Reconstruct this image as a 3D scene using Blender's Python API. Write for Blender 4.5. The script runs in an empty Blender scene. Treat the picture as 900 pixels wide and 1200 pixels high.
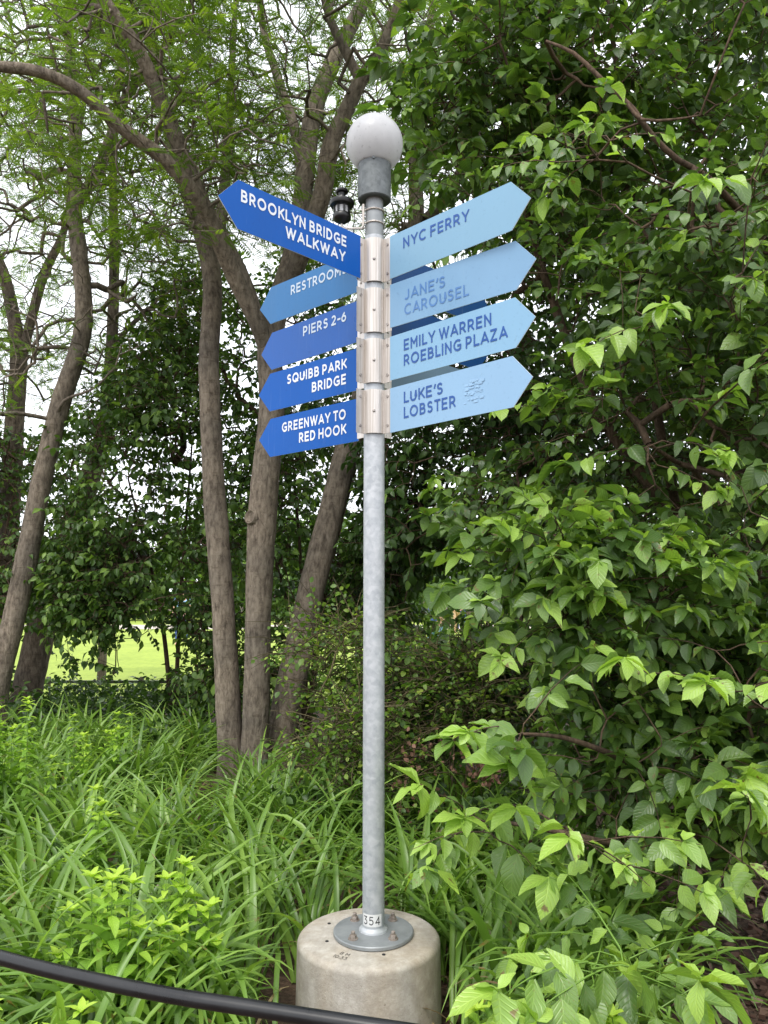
import bpy, bmesh, math, random
import numpy as np
from mathutils import Vector, Matrix

# ------------------------------------------------------------------ camera, world, sun, exposure
SC = bpy.context.scene
COL = SC.collection
FPX = 906.0
PITCH = math.radians(5.9)
EYE = 1.65
cam_d = bpy.data.cameras.new('camera')
cam = bpy.data.objects.new('camera', cam_d)
COL.objects.link(cam)
cam.location = (0, 0, EYE)
cam.rotation_euler = (math.pi / 2 + PITCH, 0, 0)
cam_d.sensor_fit = 'VERTICAL'
cam_d.sensor_height = 36.0
cam_d.lens = 36.0 * FPX / 1200.0
cam_d.clip_start = 0.05
cam_d.clip_end = 2000
SC.camera = cam
SC.render.resolution_x, SC.render.resolution_y = 768, 1024

SUN_EL, SUN_AZ = math.radians(58), math.radians(200)     # behind the viewer, a little left
w = bpy.data.worlds.new('World')
SC.world = w
w.use_nodes = True
wn = w.node_tree
wn.nodes.clear()
wo = wn.nodes.new('ShaderNodeOutputWorld')
bg = wn.nodes.new('ShaderNodeBackground')
sky = wn.nodes.new('ShaderNodeTexSky')
sky.sky_type = 'NISHITA'
sky.sun_disc = False
sky.sun_elevation = SUN_EL
sky.sun_rotation = SUN_AZ
sky.dust_density = 3.0
mixw = wn.nodes.new('ShaderNodeMix')
mixw.data_type = 'RGBA'
mixw.inputs['Factor'].default_value = 0.86
mixw.inputs['B'].default_value = (10.6, 10.9, 11.4, 1)    # even white cloud cover
wn.links.new(sky.outputs[0], mixw.inputs['A'])
wn.links.new(mixw.outputs['Result'], bg.inputs[0])
bg.inputs[1].default_value = 0.12
wn.links.new(bg.outputs[0], wo.inputs[0])

sl = bpy.data.lights.new('sun', 'SUN')
sl.energy = 1.5
sl.angle = math.radians(22)
sl.color = (1, 0.965, 0.9)
so = bpy.data.objects.new('sun', sl)
COL.objects.link(so)
sd = Vector((math.sin(SUN_AZ) * math.cos(SUN_EL), math.cos(SUN_AZ) * math.cos(SUN_EL), math.sin(SUN_EL)))
so.rotation_euler = sd.to_track_quat('Z', 'Y').to_euler()
so.location = (0, -5, 20)

SC.view_settings.view_transform = 'Standard'
SC.view_settings.look = 'None'
SC.view_settings.gamma = 1
SC.view_settings.exposure = 0.78
SC.cycles.max_bounces = 8
SC.cycles.diffuse_bounces = 4
SC.cycles.transmission_bounces = 5
SC.cycles.glossy_bounces = 3

# ------------------------------------------------------------------ helpers
rng = np.random.default_rng(7)
random.seed(7)
cp, sp = math.cos(PITCH), math.sin(PITCH)

def ray(px, py):
    x = (px - 450) / FPX
    y = -(py - 600) / FPX
    return np.array([x, cp - y * sp, sp + y * cp])

def P(px, py, Y):
    d = ray(px, py)
    return d * (Y / d[1]) + np.array([0, 0, EYE])

def PZ(px, py, z):
    d = ray(px, py)
    return d * ((z - EYE) / d[2]) + np.array([0, 0, EYE])

def Parr(px, py, Y):
    x = (px - 450) / FPX
    y = -(py - 600) / FPX
    d = np.stack([x, cp - y * sp, sp + y * cp], 1)
    return d * (Y / d[:, 1])[:, None] + np.array([0, 0, EYE])

def proj(p):
    q = p - np.array([0, 0, EYE])
    dep = q[:, 1] * cp + q[:, 2] * sp
    up = -q[:, 1] * sp + q[:, 2] * cp
    return 450 + FPX * q[:, 0] / dep, 600 - FPX * up / dep

ORG = {}

def tag(o, label=None, cat=None, group=None, kind=None):
    if label: o['label'] = label
    if cat: o['category'] = cat
    if group: o['group'] = group
    if kind: o['kind'] = kind
    return o

def thing(name, label, cat, loc, group=None):
    o = bpy.data.objects.new(name, None)
    o.empty_display_size = 0.1
    COL.objects.link(o)
    o.location = tuple(float(v) for v in loc)
    ORG[o.name] = np.array(loc, float)
    return tag(o, label, cat, group)

def link(name, me, mat, parent=None):
    o = bpy.data.objects.new(name, me)
    COL.objects.link(o)
    if mat is not None and not me.materials:
        me.materials.append(mat)
    if parent is not None:
        o.parent = parent
        ORG[o.name] = ORG[parent.name]
    else:
        ORG[o.name] = np.zeros(3)
    return o

def np_mesh(name, V, F4, UV=None, tint=None, smooth=True):
    """V (n,3); F4 (m,k) one polygon size"""
    me = bpy.data.meshes.new(name)
    V = np.ascontiguousarray(V, np.float32)
    n, (m, k) = len(V), F4.shape
    me.vertices.add(n)
    me.vertices.foreach_set('co', V.ravel())
    me.loops.add(m * k)
    me.loops.foreach_set('vertex_index', np.ascontiguousarray(F4, np.int32).ravel())
    me.polygons.add(m)
    me.polygons.foreach_set('loop_start', np.arange(0, m * k, k, dtype=np.int32))
    me.polygons.foreach_set('use_smooth', np.full(m, smooth, bool))
    me.update(calc_edges=True)
    if UV is not None:
        ul = me.uv_layers.new(name='UVMap')
        ul.data.foreach_set('uv', np.ascontiguousarray(UV[F4.ravel()], np.float32).ravel())
    if tint is not None:
        a = me.attributes.new('tint', 'FLOAT', 'POINT')
        a.data.foreach_set('value', np.ascontiguousarray(tint, np.float32))
    return me

class MB:
    """collects world-space geometry of one mesh"""
    def __init__(s):
        s.v = []; s.f = []; s.n = 0; s.mi = []
    def add(s, V, F, mi=0):
        V = np.asarray(V, float)
        s.v.append(V)
        s.f += [tuple(i + s.n for i in f) for f in F]
        s.mi += [mi] * len(F)
        s.n += len(V)
    def box(s, c, sz, R=None, mi=0):
        v = np.array([[x, y, z] for x in (-.5, .5) for y in (-.5, .5) for z in (-.5, .5)]) * np.array(sz)
        if R is not None: v = v @ np.array(R).T
        s.add(v + np.array(c), [(0, 1, 3, 2), (4, 6, 7, 5), (0, 4, 5, 1), (2, 3, 7, 6), (0, 2, 6, 4), (1, 5, 7, 3)], mi)
    def lathe(s, c, prof, seg=32, mi=0, R=None):
        V = []; F = []
        for r, z in prof:
            for i in range(seg):
                a = 2 * math.pi * i / seg
                V.append((r * math.cos(a), r * math.sin(a), z))
        for j in range(len(prof) - 1):
            for i in range(seg):
                k = (i + 1) % seg
                F.append((j * seg + i, j * seg + k, (j + 1) * seg + k, (j + 1) * seg + i))
        F.append(tuple(reversed(range(seg))))
        F.append(tuple(range((len(prof) - 1) * seg, len(prof) * seg)))
        V = np.array(V)
        if R is not None: V = V @ np.array(R).T
        s.add(V + np.array(c), F, mi)
    def tube(s, pts, rad, seg=8, mi=0, cap=True):
        V, F = tube_geo(pts, rad, seg)
        if cap:
            F = F + [tuple(reversed(range(seg))), tuple(range(len(V) - seg, len(V)))]
        s.add(V, F, mi)
    def build(s, name, mat, parent=None, smooth=True, bevel=0, auto=35):
        V = np.concatenate(s.v)
        if parent is not None: V = V - ORG[parent.name]
        me = bpy.data.meshes.new(name)
        me.from_pydata(V.tolist(), [], s.f)
        mats = mat if isinstance(mat, (list, tuple)) else [mat]
        for m in mats: me.materials.append(m)
        me.polygons.foreach_set('material_index', s.mi)
        me.polygons.foreach_set('use_smooth', [smooth] * len(s.f))
        me.update()
        if smooth:
            try: me.set_sharp_from_angle(angle=math.radians(auto))
            except Exception: pass
        o = link(name, me, None, parent)
        if bevel:
            b = o.modifiers.new('bevel', 'BEVEL')
            b.width = bevel; b.segments = 2; b.limit_method = 'ANGLE'
        return o

def tube_geo(pts, rad, seg=8):
    pts = np.asarray(pts, float)
    n = len(pts)
    rad = np.broadcast_to(np.asarray(rad, float), (n,)) if np.ndim(rad) == 0 or len(np.atleast_1d(rad)) == n else None
    T = np.gradient(pts, axis=0)
    T /= np.linalg.norm(T, axis=1)[:, None] + 1e-9
    ref = np.array([0.0, 0.0, 1.0]) if abs(T[0][2]) < .9 else np.array([1.0, 0, 0])
    V = []
    U = np.cross(T[0], ref); U /= np.linalg.norm(U)
    a = np.arange(seg) * 2 * math.pi / seg
    for i in range(n):
        U = U - T[i] * np.dot(U, T[i])
        U /= np.linalg.norm(U) + 1e-9
        W = np.cross(T[i], U)
        V.append(pts[i] + rad[i] * (np.cos(a)[:, None] * U + np.sin(a)[:, None] * W))
    V = np.concatenate(V)
    F = []
    for j in range(n - 1):
        for i in range(seg):
            k = (i + 1) % seg
            F.append((j * seg + i, j * seg + k, (j + 1) * seg + k, (j + 1) * seg + i))
    return V, F

def smooth_path(pts, rad, step=0.08):
    """Catmull-Rom through the points"""
    pts = np.asarray(pts, float); rad = np.asarray(rad, float)
    p = np.vstack([2 * pts[0] - pts[1], pts, 2 * pts[-1] - pts[-2]])
    out = []; ro = []
    for i in range(1, len(p) - 2):
        L = np.linalg.norm(p[i + 1] - p[i])
        n = max(2, int(L / step))
        for t in np.arange(n) / n:
            out.append(0.5 * ((2 * p[i]) + (-p[i - 1] + p[i + 1]) * t + (2 * p[i - 1] - 5 * p[i] + 4 * p[i + 1] - p[i + 2]) * t * t + (-p[i - 1] + 3 * p[i] - 3 * p[i + 1] + p[i + 2]) * t ** 3))
            ro.append(rad[i - 1] * (1 - t) + rad[i] * t)
    out.append(pts[-1]); ro.append(rad[-1])
    return np.array(out), np.array(ro)

# ------------------------------------------------------------------ materials
def newmat(name):
    m = bpy.data.materials.new(name)
    m.use_nodes = True
    nt = m.node_tree
    b = nt.nodes['Principled BSDF']
    return m, nt, b

def N(nt, t, **kw):
    n = nt.nodes.new(t)
    for k, v in kw.items():
        if k in ('operation', 'data_type', 'blend_type', 'attribute_name', 'feature', 'attribute_type'):
            setattr(n, k, v)
        else:
            n.inputs[k.replace('_', ' ')].default_value = v
    return n

def ramp(nt, stops, fac=None):
    r = nt.nodes.new('ShaderNodeValToRGB')
    el = r.color_ramp.elements
    while len(el) < len(stops): el.new(0.5)
    for e, (p, c) in zip(el, stops):
        e.position = p
        e.color = (*c, 1) if len(c) == 3 else c
    if fac is not None: nt.links.new(fac, r.inputs[0])
    return r

def noise(nt, scale, detail=4, rough=0.55, coord='Object', stretch=None):
    tc = nt.nodes.new('ShaderNodeTexCoord')
    n = nt.nodes.new('ShaderNodeTexNoise')
    n.inputs['Scale'].default_value = scale
    n.inputs['Detail'].default_value = detail
    n.inputs['Roughness'].default_value = rough
    src = tc.outputs[coord]
    if stretch:
        mp = nt.nodes.new('ShaderNodeMapping')
        mp.inputs['Scale'].default_value = stretch
        nt.links.new(src, mp.inputs[0]); src = mp.outputs[0]
    nt.links.new(src, n.inputs['Vector'])
    return n

def bump(nt, b, h, strength=0.3, dist=0.01):
    bp = nt.nodes.new('ShaderNodeBump')
    bp.inputs['Strength'].default_value = strength
    bp.inputs['Distance'].default_value = dist
    nt.links.new(h, bp.inputs['Height'])
    nt.links.new(bp.outputs[0], b.inputs['Normal'])
    return bp

def leafmat(name, stops, trans=0.35, rough=0.38, veins=0.0, spec=0.5, tboost=(1.5, 1.6, 0.7), blem=0):
    m, nt, b = newmat(name)
    at = N(nt, 'ShaderNodeAttribute', attribute_name='tint')
    r = ramp(nt, stops, at.outputs['Fac'])
    col = r.outputs[0]
    if veins > 0:
        uv = nt.nodes.new('ShaderNodeUVMap')
        sx = nt.nodes.new('ShaderNodeSeparateXYZ')
        nt.links.new(uv.outputs[0], sx.inputs[0])
        # midrib and curved side veins, from |u| and v
        au = N(nt, 'ShaderNodeMath', operation='SUBTRACT'); au.inputs[1].default_value = 0.5
        nt.links.new(sx.outputs[0], au.inputs[0])
        ab = N(nt, 'ShaderNodeMath', operation='ABSOLUTE'); nt.links.new(au.outputs[0], ab.inputs[0])
        sq = N(nt, 'ShaderNodeMath', operation='MULTIPLY_ADD')       # v - 0.75*|u|
        nt.links.new(ab.outputs[0], sq.inputs[0]); sq.inputs[1].default_value = -0.75
        nt.links.new(sx.outputs[1], sq.inputs[2])
        fr = N(nt, 'ShaderNodeMath', operation='MULTIPLY'); fr.inputs[1].default_value = 7.0
        nt.links.new(sq.outputs[0], fr.inputs[0])
        pp = N(nt, 'ShaderNodeMath', operation='PINGPONG'); pp.inputs[1].default_value = 0.5
        nt.links.new(fr.outputs[0], pp.inputs[0])
        ln = N(nt, 'ShaderNodeMapRange'); nt.links.new(pp.outputs[0], ln.inputs[0])
        ln.inputs[1].default_value = 0.0; ln.inputs[2].default_value = 0.2
        ln.inputs[3].default_value = 1.0; ln.inputs[4].default_value = 0.0
        mr = N(nt, 'ShaderNodeMapRange'); nt.links.new(ab.outputs[0], mr.inputs[0])
        mr.inputs[1].default_value = 0.0; mr.inputs[2].default_value = 0.04
        mr.inputs[3].default_value = 1.0; mr.inputs[4].default_value = 0.0
        mx = N(nt, 'ShaderNodeMath', operation='MAXIMUM')
        nt.links.new(ln.outputs[0], mx.inputs[0]); nt.links.new(mr.outputs[0], mx.inputs[1])
        ms = N(nt, 'ShaderNodeMath', operation='MULTIPLY'); ms.inputs[1].default_value = veins
        nt.links.new(mx.outputs[0], ms.inputs[0])
        mc = N(nt, 'ShaderNodeMix', data_type='RGBA', blend_type='MIX')
        nt.links.new(ms.outputs[0], mc.inputs['Factor'])
        nt.links.new(col, mc.inputs['A'])
        lg = N(nt, 'ShaderNodeMix', data_type='RGBA', blend_type='MULTIPLY'); lg.inputs['Factor'].default_value = 1
        nt.links.new(col, lg.inputs['A']); lg.inputs['B'].default_value = (2.2, 1.9, 2.0, 1)
        nt.links.new(lg.outputs['Result'], mc.inputs['B'])
        col = mc.outputs['Result']
        bp = bump(nt, b, mx.outputs[0], 0.35, 0.004)
        bp.invert = True
    if blem:
        bn = noise(nt, blem, 3, 0.6)
        br = ramp(nt, [(0.63, (0, 0, 0)), (0.70, (1, 1, 1))], bn.outputs[0])
        bm = N(nt, 'ShaderNodeMix', data_type='RGBA', blend_type='MIX')
        nt.links.new(br.outputs[0], bm.inputs['Factor']); nt.links.new(col, bm.inputs['A']); bm.inputs['B'].default_value = (0.17, 0.13, 0.035, 1)
        col = bm.outputs['Result']
    nt.links.new(col, b.inputs['Base Color'])
    b.inputs['Roughness'].default_value = rough
    b.inputs['Specular IOR Level'].default_value = spec
    tr = nt.nodes.new('ShaderNodeBsdfTranslucent')
    tm = N(nt, 'ShaderNodeMix', data_type='RGBA', blend_type='MULTIPLY'); tm.inputs['Factor'].default_value = 1
    nt.links.new(col, tm.inputs['A']); tm.inputs['B'].default_value = (*tboost, 1)
    nt.links.new(tm.outputs['Result'], tr.inputs[0])
    mixs = nt.nodes.new('ShaderNodeMixShader')
    mixs.inputs[0].default_value = trans
    nt.links.new(b.outputs[0], mixs.inputs[1]); nt.links.new(tr.outputs[0], mixs.inputs[2])
    out = nt.nodes['Material Output']
    nt.links.new(mixs.outputs[0], out.inputs[0])
    return m

def barkmat(name, c1, c2, c3, sc=1.0, bs=0.7):
    m, nt, b = newmat(name)
    n1 = noise(nt, 13 * sc, 9, 0.72, stretch=(1.9, 1.9, 0.75))
    n2 = noise(nt, 34 * sc, 5, 0.6, stretch=(1.0, 1.0, 0.35))
    n3 = noise(nt, 2.2 * sc, 3, 0.5)
    n4 = noise(nt, 14 * sc, 3, 0.5, stretch=(0.7, 0.7, 3.2))          # cross bands, lenticels
    mx = N(nt, 'ShaderNodeMath', operation='MULTIPLY_ADD'); mx.inputs[1].default_value = 0.6
    nt.links.new(n1.outputs[0], mx.inputs[0])
    m2 = N(nt, 'ShaderNodeMath', operation='MULTIPLY'); m2.inputs[1].default_value = 0.4
    nt.links.new(n2.outputs[0], m2.inputs[0]); nt.links.new(m2.outputs[0], mx.inputs[2])
    r = ramp(nt, [(0.36, c1), (0.5, c2), (0.66, c3)], mx.outputs[0])
    mo = ramp(nt, [(0.3, (0.62, 0.62, 0.60)), (0.62, (1.12, 1.08, 1.0))], n3.outputs[0])
    mm = N(nt, 'ShaderNodeMix', data_type='RGBA', blend_type='MULTIPLY'); mm.inputs['Factor'].default_value = 1
    nt.links.new(r.outputs[0], mm.inputs['A']); nt.links.new(mo.outputs[0], mm.inputs['B'])
    lc = ramp(nt, [(0.60, (1, 1, 1)), (0.70, (0.72, 0.70, 0.66))], n4.outputs[0])
    m3 = N(nt, 'ShaderNodeMix', data_type='RGBA', blend_type='MULTIPLY'); m3.inputs['Factor'].default_value = 1
    nt.links.new(mm.outputs['Result'], m3.inputs['A']); nt.links.new(lc.outputs[0], m3.inputs['B'])
    tc = nt.nodes.new('ShaderNodeTexCoord'); mp = nt.nodes.new('ShaderNodeMapping')
    mp.inputs['Scale'].default_value = (15 * sc, 15 * sc, 4.0 * sc)
    nt.links.new(tc.outputs['Object'], mp.inputs[0])
    wv = noise(nt, 6 * sc, 4, 0.6)
    ad = N(nt, 'ShaderNodeMix', data_type='RGBA', blend_type='ADD'); ad.inputs['Factor'].default_value = 1
    nt.links.new(mp.outputs[0], ad.inputs['A']); nt.links.new(wv.outputs['Color'], ad.inputs['B'])
    vo = nt.nodes.new('ShaderNodeTexVoronoi'); vo.feature = 'DISTANCE_TO_EDGE'; vo.inputs['Scale'].default_value = 1.0
    nt.links.new(ad.outputs['Result'], vo.inputs['Vector'])
    cr = ramp(nt, [(0.0, (0.66, 0.64, 0.62)), (0.05, (1, 1, 1))], vo.outputs['Distance'])
    cm = ramp(nt, [(0.42, (0.15, 0.15, 0.15)), (0.6, (0.9, 0.9, 0.9))], n3.outputs[0])
    m4 = N(nt, 'ShaderNodeMix', data_type='RGBA', blend_type='MULTIPLY')
    nt.links.new(cm.outputs[0], m4.inputs['Factor'])
    nt.links.new(m3.outputs['Result'], m4.inputs['A']); nt.links.new(cr.outputs[0], m4.inputs['B'])
    nt.links.new(m4.outputs['Result'], b.inputs['Base Color'])
    b.inputs['Roughness'].default_value = 0.9
    b.inputs['Specular IOR Level'].default_value = 0.25
    hs = N(nt, 'ShaderNodeMath', operation='MULTIPLY_ADD'); hs.inputs[1].default_value = 0.22
    nt.links.new(cr.outputs[0], hs.inputs[0]); nt.links.new(mx.outputs[0], hs.inputs[2])
    bump(nt, b, hs.outputs[0], bs * .8, 0.03)
    return m

M = {}
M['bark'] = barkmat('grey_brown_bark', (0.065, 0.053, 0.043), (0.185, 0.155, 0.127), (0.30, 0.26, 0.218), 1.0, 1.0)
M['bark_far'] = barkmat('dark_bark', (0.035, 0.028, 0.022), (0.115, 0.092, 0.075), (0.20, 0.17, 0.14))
M['twig'] = barkmat('brown_twig', (0.04, 0.026, 0.018), (0.10, 0.068, 0.048), (0.17, 0.12, 0.09), 2.0, 0.3)
M['pale_twig'] = barkmat('tan_twig', (0.12, 0.085, 0.05), (0.22, 0.16, 0.10), (0.32, 0.25, 0.17), 2.0, 0.3)
M['wiry'] = barkmat('olive_brown_twig', (0.05, 0.042, 0.02), (0.10, 0.085, 0.045), (0.17, 0.15, 0.085), 2.0, 0.3)
M['green_stem'] = leafmat('green_stem', [(0, (0.15, 0.27, 0.04)), (1, (0.2, 0.32, 0.06))], 0.15)
# tint 0..1: old dark leaf -> fresh yellow green leaf
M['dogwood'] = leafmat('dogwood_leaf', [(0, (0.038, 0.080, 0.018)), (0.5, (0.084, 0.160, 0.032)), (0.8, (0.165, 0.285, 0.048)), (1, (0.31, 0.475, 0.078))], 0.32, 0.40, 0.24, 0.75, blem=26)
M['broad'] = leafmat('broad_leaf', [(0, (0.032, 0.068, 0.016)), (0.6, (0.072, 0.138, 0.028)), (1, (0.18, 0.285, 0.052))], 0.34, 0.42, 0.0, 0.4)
M['locust'] = leafmat('feathery_leaf', [(0, (0.055, 0.105, 0.016)), (0.6, (0.105, 0.185, 0.024)), (1, (0.20, 0.30, 0.036))], 0.50, 0.5, 0.0, 0.35, (1.7, 1.7, 0.7))
M['lily'] = leafmat('strap_leaf', [(0, (0.070, 0.140, 0.026)), (0.5, (0.150, 0.270, 0.045)), (1, (0.28, 0.43, 0.085))], 0.34, 0.36, 0.0, 0.5, (1.4, 1.5, 0.6), blem=14)
M['weed'] = leafmat('weed_leaf', [(0, (0.10, 0.21, 0.025)), (0.5, (0.21, 0.38, 0.04)), (1, (0.40, 0.56, 0.07))], 0.34, 0.5, 0.25, 0.35)
M['small'] = leafmat('small_leaf', [(0, (0.06, 0.13, 0.02)), (0.6, (0.15, 0.26, 0.035)), (1, (0.32, 0.42, 0.07))], 0.36, 0.45)
M['dead'] = leafmat('dead_leaf', [(0, (0.14, 0.075, 0.045)), (1, (0.30, 0.17, 0.12))], 0.2, 0.8, 0, 0.2, (1, 1, 1))

def metal(name, c1, c2, scale, rough=0.45, met=0.6, stretch=None, cells=False, bs=0.05):
    m, nt, b = newmat(name)
    n = noise(nt, scale, 5, 0.6, stretch=stretch)
    fac = n.outputs[0]
    if cells:                                                         # zinc spangle and pale drips
        v = nt.nodes.new('ShaderNodeTexVoronoi'); v.inputs['Scale'].default_value = 55
        tc = nt.nodes.new('ShaderNodeTexCoord'); nt.links.new(tc.outputs['Object'], v.inputs['Vector'])
        ad = N(nt, 'ShaderNodeMath', operation='MULTIPLY_ADD'); ad.inputs[1].default_value = 0.22
        sx = nt.nodes.new('ShaderNodeSeparateXYZ'); nt.links.new(v.outputs['Color'], sx.inputs[0])
        nt.links.new(sx.outputs[0], ad.inputs[0]); nt.links.new(fac, ad.inputs[2])
        sb = N(nt, 'ShaderNodeMath', operation='SUBTRACT'); sb.inputs[1].default_value = 0.11
        nt.links.new(ad.outputs[0], sb.inputs[0]); fac = sb.outputs[0]
    r = ramp(nt, [(0.3, c1), (0.7, c2)], fac)
    nt.links.new(r.outputs[0], b.inputs['Base Color'])
    b.inputs['Metallic'].default_value = met
    b.inputs['Roughness'].default_value = rough
    wn_ = noise(nt, 7, 8, 0.75)
    wr = N(nt, 'ShaderNodeMapRange'); nt.links.new(wn_.outputs[0], wr.inputs[0])
    wr.inputs[1].default_value = .3; wr.inputs[2].default_value = .7; wr.inputs[3].default_value = rough - .08; wr.inputs[4].default_value = rough + .2
    nt.links.new(wr.outputs[0], b.inputs['Roughness'])
    bump(nt, b, fac, bs, 0.005)
    return m

M['zinc'] = metal('galvanised_steel', (0.33, 0.35, 0.375), (0.47, 0.485, 0.505), 26, 0.5, 0.35, cells=True)
M['zinc_mid'] = metal('dull_zinc', (0.20, 0.215, 0.225), (0.30, 0.315, 0.325), 12, 0.5, 0.35)
M['zinc_dark'] = metal('weathered_zinc', (0.09, 0.10, 0.105), (0.16, 0.175, 0.18), 30, 0.55, 0.4, cells=True)
M['alu'] = metal('brushed_aluminium', (0.40, 0.35, 0.30), (0.68, 0.64, 0.61), 3.0, 0.33, 0.5, stretch=(60, 60, 0.8), bs=0.1)
M['bolt'] = metal('bolt_steel', (0.25, 0.22, 0.20), (0.50, 0.46, 0.43), 60, 0.4, 0.8)
M['rust_bolt'] = metal('rusty_anchor_bolt', (0.17, 0.13, 0.105), (0.34, 0.30, 0.27), 90, 0.6, 0.4)
M['black_pipe'] = metal('black_powder_coat', (0.004, 0.004, 0.005), (0.009, 0.009, 0.010), 14, 0.27, 0.0, bs=0.02)
M['black_plastic'] = metal('black_plastic', (0.003, 0.003, 0.003), (0.007, 0.007, 0.007), 10, 0.3, 0.0)
M['sensor_window'] = metal('pale_sensor_window', (0.35, 0.36, 0.37), (0.6, 0.6, 0.6), 60, 0.3, 0.0)

def paint(name, c, c2=None, rough=0.32, fade=None):
    m, nt, b = newmat(name)
    c2 = c2 or tuple(x * 0.9 for x in c)
    n = noise(nt, 3.5, 4, 0.55, stretch=(1, 1, 0.5))
    r = ramp(nt, [(0.35, c2), (0.65, c)], n.outputs[0])
    col = r.outputs[0]
    gr = noise(nt, 55, 6, 0.75)
    gg = ramp(nt, [(0.30, (0.72, 0.74, 0.76)), (0.42, (1, 1, 1))], gr.outputs[0])
    gm = N(nt, 'ShaderNodeMix', data_type='RGBA', blend_type='MULTIPLY'); gm.inputs['Factor'].default_value = .6
    nt.links.new(col, gm.inputs['A']); nt.links.new(gg.outputs[0], gm.inputs['B']); col = gm.outputs['Result']
    # dust specks and faint vertical weather streaks
    s = noise(nt, 20, 3, 0.6, stretch=(4, 4, 0.25))
    rs = ramp(nt, [(0.60, (0, 0, 0)), (0.80, (0.07, 0.07, 0.07))], s.outputs[0])
    mc = N(nt, 'ShaderNodeMix', data_type='RGBA', blend_type='MIX')
    nt.links.new(rs.outputs[0], mc.inputs['Factor']); nt.links.new(col, mc.inputs['A'])
    mc.inputs['B'].default_value = (0.45, 0.47, 0.48, 1)
    nt.links.new(mc.outputs['Result'], b.inputs['Base Color'])
    b.inputs['Roughness'].default_value = rough
    b.inputs['Specular IOR Level'].default_value = 0.2
    rr = N(nt, 'ShaderNodeMapRange'); nt.links.new(n.outputs[0], rr.inputs[0])
    rr.inputs[3].default_value = rough - 0.08; rr.inputs[4].default_value = rough + 0.12
    nt.links.new(rr.outputs[0], b.inputs['Roughness'])
    return m

def concrete():
    m, nt, b = newmat('pitted_concrete')
    n1 = noise(nt, 17, 8, 0.75)
    n2 = noise(nt, 75, 5, 0.75)
    n3 = noise(nt, 3.0, 3, 0.5, stretch=(2.2, 2.2, 0.5))
    r = ramp(nt, [(0.3, (0.29, 0.262, 0.225)), (0.5, (0.39, 0.357, 0.312)), (0.72, (0.53, 0.50, 0.455))], n1.outputs[0])
    st = ramp(nt, [(0.42, (1, 1, 1)), (0.72, (0.90, 0.83, 0.73))], n3.outputs[0])
    mm = N(nt, 'ShaderNodeMix', data_type='RGBA', blend_type='MULTIPLY'); mm.inputs['Factor'].default_value = 1
    nt.links.new(r.outputs[0], mm.inputs['A']); nt.links.new(st.outputs[0], mm.inputs['B'])
    pr = ramp(nt, [(0.28, (0.45, 0.42, 0.38)), (0.37, (1, 1, 1)), (0.66, (1, 1, 1)), (0.74, (1.25, 1.25, 1.24))], n2.outputs[0])
    m2 = N(nt, 'ShaderNodeMix', data_type='RGBA', blend_type='MULTIPLY'); m2.inputs['Factor'].default_value = 1
    nt.links.new(mm.outputs['Result'], m2.inputs['A']); nt.links.new(pr.outputs[0], m2.inputs['B'])
    nt.links.new(m2.outputs['Result'], b.inputs['Base Color'])
    b.inputs['Roughness'].default_value = 0.9
    bump(nt, b, n2.outputs[0], 0.5, 0.006)
    return m
M['concrete'] = concrete()

def simple(name, c, rough=0.6, c2=None, scale=8):
    m, nt, b = newmat(name)
    n = noise(nt, scale, 4)
    r = ramp(nt, [(0.3, c), (0.7, c2 or tuple(min(1, x * 1.15) for x in c))], n.outputs[0])
    nt.links.new(r.outputs[0], b.inputs['Base Color'])
    b.inputs['Roughness'].default_value = rough
    return m
M['ink'] = simple('black_ink', (0.012, 0.012, 0.014), 0.6)
M['faint_ink'] = simple('worn_marker', (0.07, 0.065, 0.06), 0.8)
M['sticker'] = simple('white_sticker', (0.56, 0.56, 0.56), 0.4)
M['white_letter'] = simple('white_vinyl', (0.62, 0.64, 0.67), 0.4)
M['blue_letter'] = simple('blue_vinyl', (0.003, 0.060, 0.26), 0.4)
M['faded_letter'] = simple('faded_blue_vinyl', (0.07, 0.175, 0.39), 0.4)
M['dull_letter'] = simple('dulled_white_vinyl', (0.42, 0.49, 0.57), 0.4)
M['edge'] = simple('bare_sheet_edge', (0.62, 0.66, 0.68), 0.4)
M['ghost'] = simple('sticker_residue', (0.245, 0.400, 0.575), 0.6)
M['wood'] = barkmat('weathered_post_wood', (0.06, 0.05, 0.04), (0.12, 0.10, 0.08), (0.20, 0.17, 0.14), 1.0, 0.4)

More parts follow.
